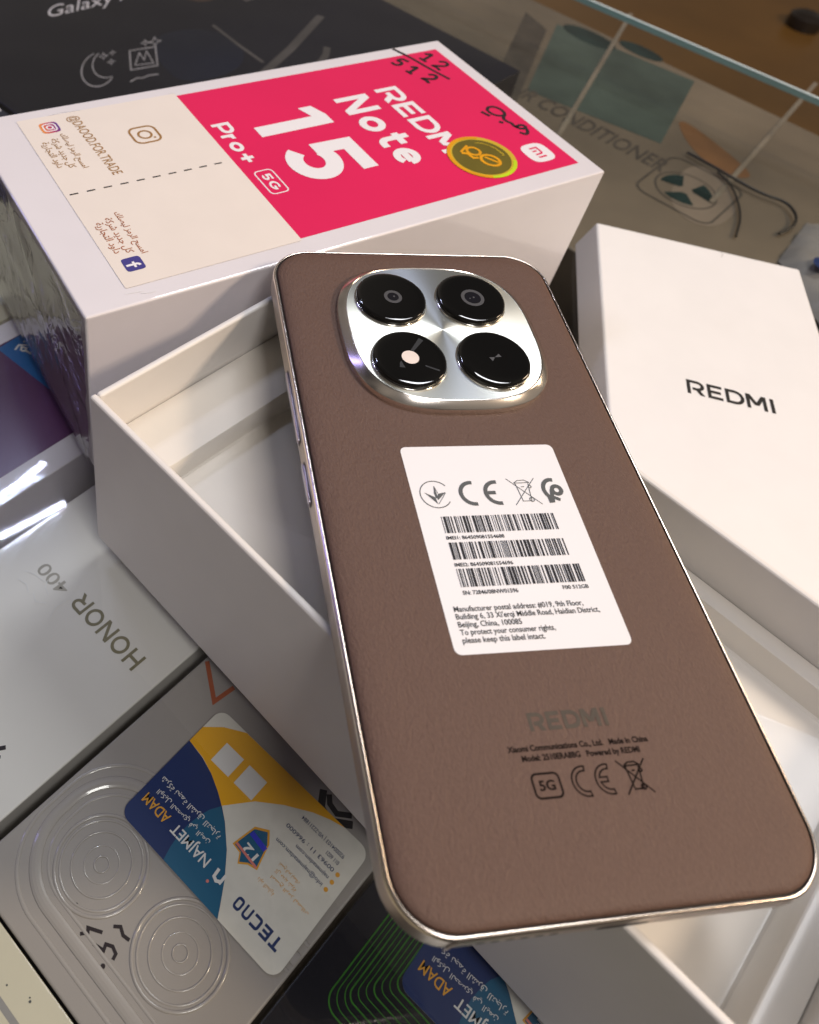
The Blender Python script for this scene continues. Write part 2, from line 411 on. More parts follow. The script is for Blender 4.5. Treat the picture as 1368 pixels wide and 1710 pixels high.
mb = MB().poly([Vector((p.x, p.y, -150)) for p in (A_ + gp * 30, D_, C_, B_ + gp * 30)])
o = mb.build('showcase_shelf', M['shelf']); o['kind'] = 'structure'
if o.data.polygons[0].normal.z < 0: o.data.flip_normals()
M['floor'] = mat('brown_floor', (0.135, 0.068, 0.016), 0.35, var=0.35, vscale=3.0, coat=0.4, coat_rough=0.2)
mb = MB().poly([(-3000, -3000, -320), (5000, -3000, -320), (5000, 5000, -320), (-3000, 5000, -320)])
o = mb.build('floor', M['floor']); o['kind'] = 'structure'

# ================================================================== DISPLAY BOXES UNDER THE GLASS
T16 = R(16); E1 = Vector((math.cos(T16), math.sin(T16), 0)); E2 = Vector((-math.sin(T16), math.cos(T16), 0))
ZT = -9.0
AB = Frame((0, 0, ZT), E1, E2)
def under(name, label, cat, a0, a1, b0, b1, hgt, material, top=ZT, bevel=0.5):
    F = Frame((0, 0, top), E1, E2)
    c = F((a0 + a1) / 2, (b0 + b1) / 2, -hgt)
    t = thing(name, label, cat, c, T16)
    box(MB(), F, a0, a1, b0, b1, -hgt, 0).build('box_body', material, t, bevel=bevel)
    return t, F

M['honor'] = mat('pale_satin_card', (0.74, 0.71, 0.67), 0.32, var=0.04, vscale=14, coat=0.8, coat_rough=0.05, cbump=0.05, cscale=30)
M['khaki_ink'] = mat('khaki_foil', (0.20, 0.175, 0.10), 0.4, var=0.1)
M['faint_ink'] = mat('faint_khaki_ink', (0.36, 0.335, 0.29), 0.4, var=0.1)
honor, F = under('phone_box', 'pale satin phone box lettered HONOR under the glass, beside the open white tray', 'box',
                 -92, 78, -42.8, 20, 50, M['honor'])
letters(MB(), F, 'HONOR', -11.3, -35.2, R(90), 27.0, 5.5, 0.17, 0.05).build('lettering', M['khaki_ink'], honor)
type_line(MB(), F, '400', -13.2, -4.2, R(90), 11.5, 4.0, 0.05, 0.01).build('model_number', M['faint_ink'], honor)
mb = MB(); ribbon(mb, F, [(-57, -26.0), (-54.5, -28.0), (-52.6, -29.2)], 1.1, 0.05); ribbon(mb, F, [(-56, -29.4), (-54.9, -30.3)], 0.8, 0.06)
mb.build('marker_scrawl', M['marker'], honor)
# folds of the clear wrapping on it
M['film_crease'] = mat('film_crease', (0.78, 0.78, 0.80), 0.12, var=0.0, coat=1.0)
def crease(mb, F, pts, wd, h): ribbon(mb, F, pts, wd, h)
mb = MB()
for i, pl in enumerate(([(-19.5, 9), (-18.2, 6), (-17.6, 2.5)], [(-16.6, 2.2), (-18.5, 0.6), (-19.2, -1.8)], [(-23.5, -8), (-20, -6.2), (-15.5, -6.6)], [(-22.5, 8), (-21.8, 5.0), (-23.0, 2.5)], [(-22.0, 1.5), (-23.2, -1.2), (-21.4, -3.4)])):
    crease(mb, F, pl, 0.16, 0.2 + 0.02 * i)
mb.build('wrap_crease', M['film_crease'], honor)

# ---- TECNO box
M['tecno'] = mat('warm_grey_card', (0.34, 0.31, 0.29), 0.30, var=0.04, vscale=12, coat=0.6, coat_rough=0.08)
M['tecno_emb'] = mat('warm_grey_emboss', (0.36, 0.33, 0.31), 0.22, var=0.02, coat=0.8, coat_rough=0.05)
tecno, F = under('phone_box', 'warm grey phone box with embossed camera rings and a colourful TECNO sticker', 'box',
                 -75, 88, -113.6, -46.2, 50, M['tecno'], bevel=0.6)
def lathe(mb, F, cx, cy, prof, n=56):
    loops = [[F(cx + r * math.cos(2 * math.pi * i / n), cy + r * math.sin(2 * math.pi * i / n), z) for i in range(n)] for r, z in prof]
    mb.rings(loops); return mb
def tube_ring(r, wd, ht): return [(r + wd * math.cos(R(a)), ht * math.sin(R(a)) + 0.0) for a in (0, 30, 60, 90, 120, 150, 180)]
for cx, cy in ((-52.3, -66.9), (-51.2, -93.2)):
    mb = MB()
    for r, wd, ht in ((10.9, 0.45, 0.35), (9.7, 0.3, 0.22), (7.1, 0.25, 0.22), (4.1, 0.2, 0.12), (1.75, 0.22, 0.22)):
        lathe(mb, F, cx, cy, tube_ring(r, wd, ht))
    mb.build('camera_ring_emboss', M['tecno_emb'], tecno, smooth=60)
def ridge(mb, F, pts, wd, ht):
    for k in range(6):
        a0, a1 = R(180 * k / 6), R(180 * (k + 1) / 6)
        n = len(pts); P = [Vector(p) for p in pts]; off = []
        for i in range(n):
            d = (P[min(i + 1, n - 1)] - P[max(i - 1, 0)]).normalized(); off.append(Vector((-d.y, d.x)))
        l0 = [F(*(P[i] + off[i] * wd * math.cos(a0)), ht * math.sin(a0)) for i in range(n)]
        l1 = [F(*(P[i] + off[i] * wd * math.cos(a1)), ht * math.sin(a1)) for i in range(n)]
        mb.rings([l0, l1], close=False)
    return mb
def corner_path(a, b, r, right, low):
    return [(right, low)] + arc(right - r, b - r, r, r, 0, 90, 16) + arc(a + r, b - r, r, r, 90, 180, 16) + [(a, low)]
for a, b, r, wd, ht, nm, rg in ((-66.6, -50.6, 15, 1.5, 0.55, 'module_ridge', -33.5), (-70.5, -47.6, 17, 0.5, 0.25, 'module_rim', -29.5), (-63.6, -53.6, 12, 0.4, 0.2, 'module_rim', -36.5)):
    mb = MB(); ridge(mb, F, corner_path(a, b, r, rg, -113.0), wd, ht); mb.build(nm, M['tecno_emb'], tecno, smooth=60)
mb = MB(); ribbon(mb, F, [(0.4, -47.2), (-6.0, -56.8), (0.6, -57.7)], 1.25, 0.06)
M['rust_print'] = mat('rust_print', (0.36, 0.085, 0.03), 0.4, var=0.05)
mb.build('angled_logo', M['rust_print'], tecno)
mb = MB(); ribbon(mb, F, [(-1.4, -92.6), (-5.0, -95.0), (-6.0, -98.6), (-2.4, -103.4)], 1.9, 0.06)
ribbon(mb, F, [(-1.2, -94.4), (-2.8, -96.0), (-3.3, -98.8), (-0.9, -101.8)], 1.4, 0.07)
mb.build('chevron_logo', M['black_ink'], tecno)
mb = MB()
for i, pl in enumerate(([(-64.6, -74.6), (-63.2, -75.6), (-62.6, -74.9), (-60.9, -77.9)], [(-63.7, -78.2), (-62.9, -80.8), (-61.8, -80.2), (-61.0, -81.6), (-61.4, -83.2), (-62.6, -83.6)], [(-58.4, -78.7), (-57.3, -79.9), (-58.0, -81.6), (-57.6, -83.3)])):
    ribbon(mb, F, pl, 0.75, 0.07 + 0.01 * i)
for cx, cy, r in ((-65.7, -74.5, 0.5), (-64.9, -83.0, 0.55), (-61.5, -69.4, 0.3)): flat(mb, F, circ(cx, cy, r, 14), 0.09)
mb.build('marker_scrawl', M['marker'], tecno)

# ---- shop sticker (used on two boxes)
M['navy'] = mat('navy_print', (0.008, 0.024, 0.115), 0.35, var=0.05, coat=0.4)
M['teal_blue'] = mat('teal_blue_print', (0.008, 0.10, 0.20), 0.35, var=0.05, coat=0.4)
M['amber'] = mat('amber_print', (0.82, 0.40, 0.005), 0.35, var=0.05, coat=0.4)
M['cream_print'] = mat('hologram_cream', (0.70, 0.67, 0.60), 0.30, var=0.06, vscale=220, coat=0.6)
M['white_soft'] = mat('soft_white_print', (0.72, 0.70, 0.68), 0.45, var=0.0)
M['blue_ink'] = mat('deep_blue_ink', (0.012, 0.03, 0.12), 0.4, var=0.0)
M['amber_ink'] = mat('amber_ink', (0.70, 0.33, 0.03), 0.4, var=0.1)
M['violet_foil'] = mat('violet_foil', (0.05, 0.06, 0.65), 0.3, metal=0.3, var=0.1)
M['pink_foil'] = mat('pink_foil', (0.80, 0.25, 0.22), 0.3, metal=0.3, var=0.1)
SX = Vector((math.cos(R(108.07)), math.sin(R(108.07)), 0)); SY = Vector((-SX.y, SX.x, 0))
def clip_poly(pts, inside, cross):
    out = []
    for i in range(len(pts)):
        a, b = pts[i - 1], pts[i]
        if inside(b):
            if not inside(a): out.append(cross(a, b))
            out.append(b)
        elif inside(a): out.append(cross(a, b))
    return out
def shop_sticker(t, o, tecno_name=True):
    S = Frame(o, SX, SY)
    base = rrect(0, 51, 0, 36, 3.0, 6)
    mb = MB(); flat(mb, S, base, 0.08); st = mb.build('shop_sticker', M['cream_print'], t)
    def arcline(x, kind):
        pass
    # coloured fields, each cut from the sticker outline by a curve
    def field(fn, h, m_, nm, src=base):
        def inside(p): return fn(p) > 0
        def cross(a, b):
            lo, hi = 0.0, 1.0; fa = fn(a)
            for _ in range(24):
                md = (lo + hi) / 2; q = (a[0] + (b[0] - a[0]) * md, a[1] + (b[1] - a[1]) * md)
                if (fn(q) > 0) == (fa > 0): lo = md
                else: hi = md
            return (a[0] + (b[0] - a[0]) * lo, a[1] + (b[1] - a[1]) * lo)
        fine = []
        for i in range(len(src)):
            a, b = src[i], src[(i + 1) % len(src)]
            L = math.hypot(b[0] - a[0], b[1] - a[1]); k = max(1, int(L / 0.8))
            for j in range(k): fine.append((a[0] + (b[0] - a[0]) * j / k, a[1] + (b[1] - a[1]) * j / k))
        return inside, cross, fine
    # amber field between two curves (bottom right)
    lowc = [(8.1, -0.1), (12.2, 1.2), (16.3, 2.9), (22.8, 6.7), (28.6, 11.1), (34.0, 17.8)]
    navc = [(34.0, 17.8), (36.7, 16.0), (41.0, 14.0), (45.5, 12.6), (51.0, 12.0)]
    wht = [(51.0, 7.0), (47.0, 3.2), (41.6, 0.05)]
    amber = [(x, max(0.02, y)) for x, y in lowc] + navc[1:] + wht
    flat(MB(), S, amber[::-1] if False else amber, 0.12).build('amber_field', M['amber'], st)
    ncur = [(51.0, 12.0), (45.5, 12.7), (41.0, 14.0), (36.7, 16.0), (33.6, 17.8), (30.8, 19.7), (26.0, 24.0), (22.0, 28.9), (18.9, 33.7), (17.5, 36.0)]
    top = [(48.0, 36.0)] + [(48 + 3 * math.sin(R(a)), 33 + 3 * math.cos(R(a))) for a in (15, 30, 45, 60, 75, 90)]
    navy = ncur + top
    flat(MB(), S, navy, 0.16).build('navy_field', M['navy'], st)
    teal = [(33.9, 17.85), (30.8, 19.75), (26.0, 24.05), (22.0, 28.95), (18.9, 33.75), (17.6, 35.95), (35.5, 35.95), (36.3, 33.0), (36.75, 30.0), (36.8, 26.5), (36.2, 23.0), (35.4, 20.4)]
    flat(MB(), S, teal, 0.20).build('teal_field', M['teal_blue'], st)
    mb = MB(); type_line(mb, S, 'NAJMET', 27.2, 28.1, 0, 11.9, 2.5, 0.26, 0.012); mb.build('lettering', M['white_soft'], st)
    mb = MB(); type_line(mb, S, 'ADAM', 41.0, 28.0, 0, 8.2, 2.5, 0.26, 0.012); mb.build('lettering', M['amber_ink'], st)
    mb = MB(); type_line(mb, S, AR4, 29.2, 22.2, 0, 20.0, 1.9, 0.26, 0.004, False); type_line(mb, S, AR5, 30.2, 24.9, 0, 17.6, 1.9, 0.26, 0.004, False)
    mb.build('arabic_lettering', M['white_soft'], st)
    mb = MB(); ribbon(mb, S, [(22.3, 28.2), (22.3, 30.6)], 0.7, 0.26)
    ribbon(mb, S, [(22.3, 30.0), (23.3, 30.6), (24.3, 30.2), (24.5, 28.2)], 0.75, 0.265)
    mb.build('company_mark', M['white_soft'], st)
    flat(MB(), S, circ(24.7, 32.0, 0.38, 14), 0.26).build('company_mark_dot', M['pink_foil'], st)
    # blank squares where the printed codes stand
    mb = MB(); flat(mb, S, [(37.5, 5.6), (43.6, 5.6), (43.6, 11.6), (37.5, 11.6)], 0.2); flat(mb, S, [(29.4, 5.6), (35.5, 5.6), (35.5, 11.6), (29.4, 11.6)], 0.2)
    mb.build('blank_square', M['white_soft'], st)
    sh = [(25.0, 17.2), (24.6, 15.4), (21.4, 13.5), (19.3, 16.0), (18.5, 19.3), (17.7, 22.2), (20.2, 22.9), (22.1, 24.4), (23.4, 22.3), (26.0, 22.0)]
    cx = sum(p[0] for p in sh) / len(sh); cy = sum(p[1] for p in sh) / len(sh)
    flat(MB(), S, sh, 0.14).build('shield_border', M['amber_ink'], st)
    flat(MB(), S, [(cx + (p[0] - cx) * .88, cy + (p[1] - cy) * .88) for p in sh], 0.18).build('shield', M['teal_blue'], st)
    mb = MB(); type_line(mb, S, '12', 19.5, 19.6, R(-6), 4.0, 2.4, 0.24, 0.02); mb.build('shield_number', M['white_soft'], st)
    mb = MB(); ribbon(mb, S, [(19.2, 17.6), (24.3, 17.0)], 1.3, 0.22); mb.build('shield_ribbon', M['violet_foil'], st)
    mb = MB(); ribbon(mb, S, [(18.2, 22.0), (25.4, 21.2)], 0.6, 0.25); mb.build('shield_ribbon', M['pink_foil'], st)
    mb = MB()
    for i, (s_, x, y, wd) in enumerate((('info@najmetadam.com', 4.3, 13.4, 14.6), ('najmetadam.com', 4.2, 11.2, 10.2), ('00963 11 : 966000', 4.2, 9.0, 15.0), ('011 6021', 4.2, 7.0, 3.8), ('920004103 | V0-22211884', 4.1, 5.0, 13.4))):
        type_line(mb, S, s_, x, y, 0, wd, 1.0, 0.14, 0.004)
    mb.build('contact_lines', M['blue_ink'], st)
    mb = MB()
    for s_, x, y, wd in ((AR3, 11.4, 22.6, 5.0), (AR1, 2.8, 20.0, 11.6), (AR2, 8.1, 18.4, 6.4), (AR1, 8.5, 16.6, 6.2)):
        type_line(mb, S, s_, x, y, 0, wd, 1.25, 0.14, 0.0, False)
    for cx_, cy_ in ((3.0, 13.9), (2.9, 11.7), (2.9, 9.5)): flat(mb, S, circ(cx_, cy_, 0.55, 12), 0.14)
    mb.build('amber_lettering', M['amber_ink'], st)
    if tecno_name:
        mb = MB(); letters(mb, S, 'TEC', 3.4, 28.8, 0, 8.4, 3.0, 0.22, 0.14, 0.12); letters(mb, S, 'nQ', 12.3, 28.8, 0, 4.9, 3.0, 0.22, 0.14, 0.14)
        mb.build('maker_name', M['blue_ink'], st)
    return st
shop_sticker(tecno, (26.44, -107.44, ZT + 0.6))

# ---- dark box with green lines
M['dark_box'] = mat('black_card', (0.012, 0.011, 0.015), 0.25, var=0.3, vscale=20, coat=0.7, coat_rough=0.06)
M['green_foil'] = mat('green_foil_line', (0.045, 0.19, 0.022), 0.30, metal=0.35, var=0.5, vscale=80)
dark, F = under('phone_box', 'black phone box with thin nested green lines, below the grey TECNO box', 'box',
                -95, 70, -190, -114.9, 50, M['dark_box'], bevel=0.4)
for i in range(10):
    a = -35.2 + 1.55 * i; b = -122.2 - 1.05 * i; r = 3.6 if i < 3 else 2.2
    mb = MB(); ribbon(mb, F, [(45, b)] + arc(a + r, b - r, r, r, 90, 180, 10) + [(a, -188)], 0.26 if i % 3 else 0.38, 0.06)
    mb.build('green_line', M['green_foil'], dark)
shop_sticker(dark, (26.44 + 40.2, -107.44 - 62.57, ZT), True)

# ---- cream carton at the lower left
M['cream_card'] = mat('cream_card', (0.56, 0.52, 0.40), 0.45, var=0.07, vscale=25, coat=0.3)
cream, F = under('carton', 'cream carton with a grey stripe in the lower left corner', 'carton', -170, -75.7, -200, -46.5, 50, M['cream_card'], bevel=0.3)
M['grey_stripe'] = mat('grey_stripe', (0.26, 0.25, 0.24), 0.5, var=0.05)
mb = MB(); ribbon(mb, F, [(-84.3, -60), (-84.6, -190)], 1.4, 0.06); mb.build('printed_stripe', M['grey_stripe'], cream)
mb = MB()
for q in ((-81.5, -71.2, .22), (-79.8, -77.1, .3), (-79.4, -76.5, .2), (-82.4, -67.0, .3)): flat(mb, F, circ(q[0], q[1], q[2], 9), 0.07)
mb.build('ink_speck', M['grey_ink'], cream)

# ---- purple box at the left
M['purple_box'] = mat('white_wrapped_card', (0.76, 0.72, 0.78), 0.35, var=0.03, coat=0.9, coat_rough=0.05, cbump=0.10, cscale=40)
M['purple'] = mat('purple_print', (0.105, 0.036, 0.115), 0.25, var=0.35, vscale=9, coat=0.9, coat_rough=0.04, cbump=0.08, cscale=40)
purple, F = under('phone_box', 'dark purple phone box under wrinkled clear film beside the pink topped box', 'box',
                  -80, 60, 32.2, 98.0, 46, M['purple_box'], bevel=0.4)
flat(MB(), F, [(-79.5, 41), (59.5, 41), (59.5, 89.5), (-79.5, 89.5)], 0.06).build('purple_panel', M['purple'], purple)
M['pale_ring'] = mat('pale_ring_print', (0.42, 0.36, 0.33), 0.4, var=0.1)
flat(MB(), F, circ(-7.5, 55.5, 9.0, 40), 0.1).build('pale_disc', M['pale_ring'], purple)
M['blue_print'] = mat('blue_print', (0.012, 0.115, 0.34), 0.35, var=0.05, coat=0.6)
bd = Vector((0.354, -0.935, 0)); bw = Vector((0.935, 0.354, 0)); BS = Frame((0.3, 92.0, ZT), bw, -bd)
mb = MB(); flat(mb, BS, [(0, 0), (0, -52), (37, -52), (37, 0)], 0.14); bs = mb.build('blue_sticker', M['blue_print'], purple)
mb = MB()
for i, pl in enumerate(([(4.0, -4.6), (6.5, -3.6), (8.5, -5.6)], [(5.2, -6.2), (6.6, -5.0), (7.4, -6.6), (6.2, -7.4), (5.3, -6.4)], [(6.4, -7.2), (6.6, -9.6), (8.6, -9.2), (8.2, -11.4), (6.6, -11.2)], [(8.6, -3.6), (10.4, -4.0), (10.6, -6.2)], [(9.4, -5.8), (10.8, -7.8)], [(5.6, -15.0), (6.8, -16.0)])):
    ribbon(mb, BS, pl, 0.75, 0.2 + 0.01 * i)
mb.build('white_lettering', M['white_soft'], bs)
beige, F = under('carton', 'plain beige carton behind the purple box at the left edge', 'carton', -110, 60, 99.5, 170, 48, M['cream_card'], bevel=0.3)

# ---- dark box with feature icons (upper left)
M['galaxy'] = mat('charcoal_card', (0.011, 0.0105, 0.017), 0.35, var=0.4, vscale=8, spec=0.2, coat=0.1, coat_rough=0.1)
M['silver_ink'] = mat('silver_ink', (0.62, 0.58, 0.60), 0.4, var=0.15, vscale=200)
M['dim_ink'] = mat('dim_silver_ink', (0.30, 0.28, 0.29), 0.4, var=0.3, vscale=200)
gal, F = under('phone_box', 'charcoal phone box with moon and picture icons, behind the pink topped box', 'box',
               120, 378, 90, 420, 60, M['galaxy'])
class FrameK:
    """slanted print: unit axes given as vectors in the parent frame"""
    def __init__(s, f, o, ex, ey): s.f = f; s.o = Vector(o); s.ex = Vector(ex); s.ey = Vector(ey)
    def __call__(s, a, b, h=0.0):
        p = s.o + s.ex * a + s.ey * b; return s.f(p.x, p.y, h)
    def turned(s, a, b, ang):
        p = s.o + s.ex * a + s.ey * b; return FrameK(s.f, p, s.ex, s.ey)
mb = MB(); type_line(mb, FrameK(F, (188.7, 280.6), (49.4, -4.5), (9.5, 10.7)), 'Galaxy AI', 0, 0, 0, 1.22, 1.0, 0.05)
mb.build('lettering', M['silver_ink'], gal)
def star(mb, K, cx, cy, q, wd, h):
    ribbon(mb, K, [(cx + q * k * math.cos(R(a)), cy + q * k * math.sin(R(a))) for a, k in ((90, 1), (135, .4), (180, 1), (225, .4), (270, 1), (315, .4), (0, 1), (45, .4))], wd, h, True)
K1 = FrameK(F, (178.0, 222.5), (14.6, -4.0), (12.3, 15.8))
mb = MB(); ribbon(mb, K1, arc(0, 0, .62, .85, 105, 320, 22), 0.055, 0.05); ribbon(mb, K1, arc(.34, .22, .56, .72, 125, 285, 18), 0.05, 0.055)
star(mb, K1, .18, .62, .16, .035, .06); star(mb, K1, .52, .72, .11, .03, .065); star(mb, K1, .46, .26, .13, .03, .07)
mb.build('moon_icon', M['dim_ink'], gal)
K2 = FrameK(F, (204.6, 218.7), (14.6, -4.0), (12.3, 15.8))
mb = MB(); ribbon(mb, K2, [(-.5, -.5), (.5, -.5), (.5, .5), (-.5, .5)], .06, .05, True)
ribbon(mb, K2, [(-.34, -.3), (-.14, .3), (.02, -.1), (.14, .34), (.36, -.34), (-.34, -.3)], .05, .055)
star(mb, K2, .5, .78, .24, .045, .06); star(mb, K2, .12, .8, .15, .04, .065)
ribbon(mb, K2, [(-.55, -1.08), (-.3, -.95), (-.1, -1.0), (.15, -.92), (.5, -.95)], .06, .07)
mb.build('picture_icon', M['dim_ink'], gal)
M['navy_print'] = mat('navy_sheen_print', (0.006, 0.008, 0.022), 0.3, var=0.4, vscale=15)
flat(MB(), F, soft_poly([(222, 236), (256, 228), (262, 200), (240, 180), (205, 186), (206, 205)]), 0.03).build('navy_patch', M['navy_print'], gal)
flat(MB(), F, soft_poly([(290, 330), (340, 300), (330, 262), (300, 270), (280, 300)]), 0.03).build('navy_patch', M['navy_print'], gal)
M['grey_streak'] = mat('grey_streak_paint', (0.085, 0.075, 0.075), 0.3, var=0.4, vscale=30, coat=0.5)  # grey ribbons painted in for diagonal highlight streaks over the dark box
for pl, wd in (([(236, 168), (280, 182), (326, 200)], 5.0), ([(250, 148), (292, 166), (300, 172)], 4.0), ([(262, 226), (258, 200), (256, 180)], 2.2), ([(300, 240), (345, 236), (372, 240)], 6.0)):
    mb = MB(); ribbon(mb, F, pl, wd, 0.12); mb.build('highlight_streak', M['grey_streak'], gal)
M['umber'] = mat('umber_print', (0.045, 0.025, 0.018), 0.4, var=0.4, vscale=30)
flat(MB(), F, circ(283, 262, 13, 24), 0.05).build('umber_disc', M['umber'], gal)
M['haze_film'] = glass_sheet('haze_film', (0.93, 0.93, 0.94), 0.012, 0.14, 1.0, 10, 0.25)  # film added to lay hazy reflections over the dark box
mb = MB(); N = 26; vs = []
for i in range(N + 1):
    for j in range(N + 1):
        a, b_ = 122 + 254 * i / N, 100 + 318 * j / N
        vs.append(F(a, b_, 0.8 + 3.5 * abs(math.sin(a * .06 + b_ * .045)) * random.uniform(.3, 1)))
mb.add(vs, [(i * (N + 1) + j, (i + 1) * (N + 1) + j, (i + 1) * (N + 1) + j + 1, i * (N + 1) + j + 1) for i in range(N) for j in range(N)])
mb.build('haze_wrap', M['haze_film'], gal, smooth=180)
M['navy_card'] = mat('navy_card', (0.010, 0.013, 0.03), 0.3, var=0.4, vscale=12, coat=0.7)
nb, F = under('phone_box', 'navy blue phone box at the far left edge behind the pink topped box', 'box', -60, 117, 176, 300, 60, M['navy_card'])
mb = MB(); ribbon(mb, F, [(80, 236), (96, 247), (108, 234), (113, 224)], 2.0, 0.06); mb.build('foil_stripe', M['dim_ink'], nb)
flat(MB(), F, [(112, 215.5), (116, 217), (116.5, 220.5), (112.5, 219.5)], 0.1).build('foil_chip', M['silver_ink'], nb)

# ---- air conditioner carton under the glass, right
ZC = -40.0
C74 = Frame((0, 0, ZC), (math.cos(R(-74)), math.sin(R(-74)), 0), (math.cos(R(16)), math.sin(R(16)), 0))
def toC(x, y): v = Vector((x, y, 0)); return (v.dot(C74.x), v.dot(C74.y))
M['kraft'] = mat('worn_kraft_card', (0.120, 0.094, 0.064), 0.5, var=0.5, vscale=9, coat=0.35, coat_rough=0.15)
M['teal_card'] = mat('dull_teal_print', (0.046, 0.064, 0.052), 0.45, var=0.5, vscale=18, coat=0.3)
M['dark_teal'] = mat('dark_teal_print', (0.012, 0.026, 0.024), 0.25, var=0.6, vscale=40, coat=0.5)
M['brown_ink2'] = mat('dark_brown_ink', (0.050, 0.040, 0.030), 0.5, var=0.4)
acb = thing('carton', 'worn brown air conditioner carton with teal print seen through the glass', 'carton', C74(-20, 430, -90), R(-74))
c_lo = toC(330, 300); 
box(MB(), C74, -250, 150, 300, 545, -90, 0).build('box_body', M['kraft'], acb, bevel=1.0)
flat(MB(), C74, [toC(467, 280), toC(378, 213), toC(419, 135), toC(507, 184)], 0.1).build('teal_panel', M['teal_card'], acb)
for c_, rx, ry in ((toC(477, 257), 21, 10), (toC(501, 229), 17, 8)):
    flat(MB(), C74, circ(c_[0], c_[1], rx, 30, ry=ry), 0.2).build('handle_slot', M['dark_teal'], acb)
M['umber2'] = mat('rust_brown_print', (0.13, 0.062, 0.022), 0.45, var=0.4, vscale=20)
M['olive_tape'] = mat('olive_tape', (0.16, 0.14, 0.04), 0.4, var=0.4, vscale=50)
M['pale_card'] = mat('pale_card_print', (0.17, 0.135, 0.10), 0.45, var=0.25, vscale=20)
flat(MB(), C74, soft_poly([toC(377, 262), toC(390, 246), toC(381, 232), toC(367, 248)]), 0.12).build('olive_tape', M['olive_tape'], acb)
flat(MB(), C74, [toC(456, 302), toC(327, 201), toC(333, 182), toC(452, 275)], 0.08).build('dark_band', M['brown_ink2'], acb)
flat(MB(), C74, soft_poly([toC(458, 158), toC(456, 113), toC(449, 84), toC(430, 97), toC(436, 130)]), 0.1).build('rust_patch', M['umber2'], acb)
flat(MB(), C74, soft_poly([toC(429, 118), toC(428, 74), toC(376, 57), toC(370, 90)]), 0.14).build('pale_patch', M['pale_card'], acb)
q = toC(371, 195)
mb = MB(); type_line(mb, C74, 'AIR CONDITIONER', q[0] - 26, q[1], 0, 112, 15, 0.2, 0.012); mb.build('lettering', M['brown_ink2'], acb)
q = toC(395, 93.5)
mb = MB()
for a0 in (0, 120, 240):
    pts = [(q[0] + 15 * math.cos(R(a0 + a)), q[1] + 15 * math.sin(R(a0 + a))) for a in range(0, 80, 8)] + [(q[0] + 4 * math.cos(R(a0 + a)), q[1] + 4 * math.sin(R(a0 + a))) for a in (60, 20)]
    flat(mb, C74, pts, 0.2)
mb.build('fan_emblem', M['dark_teal'], acb)
mb = MB(); ribbon(mb, C74, circ(q[0], q[1], 17.5, 40), 1.0, 0.2, True)
ribbon(mb, C74, rrect(q[0] - 22, q[0] + 24, q[1] - 24, q[1] + 30, 8, 5), 1.2, 0.24, True); mb.build('fan_frame', M['brown_ink2'], acb)
M['pale_line'] = mat('pale_line_gloss', (0.20, 0.17, 0.13), 0.25, var=0.3, vscale=30, coat=0.8)  # thin pale strips running across the carton top
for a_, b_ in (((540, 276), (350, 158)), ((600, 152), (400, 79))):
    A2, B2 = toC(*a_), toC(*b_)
    mb = MB(); ribbon(mb, C74, [A2, B2], 3.0, 0.6); mb.build('pale_strip', M['pale_line'], acb)
# cord and pouch on the carton
M['cord'] = mat('black_cord', (0.012, 0.010, 0.009), 0.4, var=0.0)
cordt = thing('cord', 'thin black cord looped on the brown carton below the glass', 'cord', (428, 80, ZC), 0)
pts = [Vector((425, 120, ZC + 2)), Vector((428, 100, ZC + 3)), Vector((430, 84, ZC + 3)), Vector((434, 70, ZC + 3)), Vector((442, 60, ZC + 3)), Vector((436, 48, ZC + 3)), Vector((424, 42, ZC + 3)), Vector((412, 42, ZC + 2))]
def tube(mb, pts, r, n=8):
    # smooth the path first
    for _ in range(2):
        q = [pts[0]]
        for i in range(len(pts) - 1): q += [pts[i] * .75 + pts[i + 1] * .25, pts[i] * .25 + pts[i + 1] * .75]
        pts = q + [pts[-1]]
    loops = []
    for i, p in enumerate(pts):
        d = (pts[min(i + 1, len(pts) - 1)] - pts[max(i - 1, 0)]).normalized()
        u = d.orthogonal().normalized() if abs(d.z) > .9 else d.cross(Vector((0, 0, 1))).normalized(); v = d.cross(u)
        loops.append([p + (u * math.cos(2 * math.pi * k / n) + v * math.sin(2 * math.pi * k / n)) * r for k in range(n)])
    mb.rings(loops, cap0=True, cap1=True); return mb
tube(MB(), pts, 0.8).build('cord_loop', M['cord'], cordt, smooth=60)
tube(MB(), [Vector((427, 98, ZC + 2)), Vector((424, 84, ZC + 2)), Vector((405, 62, ZC + 2)), Vector((385, 50, ZC + 2))], 0.6).build('cord_tail', M['cord'], cordt, smooth=60)
M['pouch'] = mat('milky_plastic', (0.30, 0.28, 0.26), 0.3, var=0.3, vscale=25, coat=0.6, bump=0.6, bscale=120)
pou = thing('plastic_pouch', 'milky plastic pouch with blue print under the glass at the right edge', 'pouch', (400, 0, ZC), 0)
mb = MB(); N = 14; P0, P1, P2, P3 = Vector((392, 26.6, ZC)), Vector((442, 44, ZC)), Vector((446, -40, ZC)), Vector((352, -45, ZC))
vs = []
for i in range(N + 1):
    for j in range(N + 1):
        u, v = i / N, j / N; p = (P0 * (1 - u) + P1 * u) * (1 - v) + (P3 * (1 - u) + P2 * u) * v
        e = min(u, 1 - u, v, 1 - v)
        vs.append((p.x, p.y, ZC + 1 + 9 * min(1, e * 4) ** .6 + random.uniform(-1, 1)))
mb.add(vs, [(i * (N + 1) + j, i * (N + 1) + j + 1, (i + 1) * (N + 1) + j + 1, (i + 1) * (N + 1) + j) for i in range(N) for j in range(N)])
mb.build('pouch_body', M['pouch'], pou, smooth=60)
mb = MB(); PF = Frame((395, 8, ZC + 12.5), X, Y); flat(mb, PF, circ(0, 0, 5.5, 16), 0.0); mb.build('blue_mark', M['blue_ink'], pou)
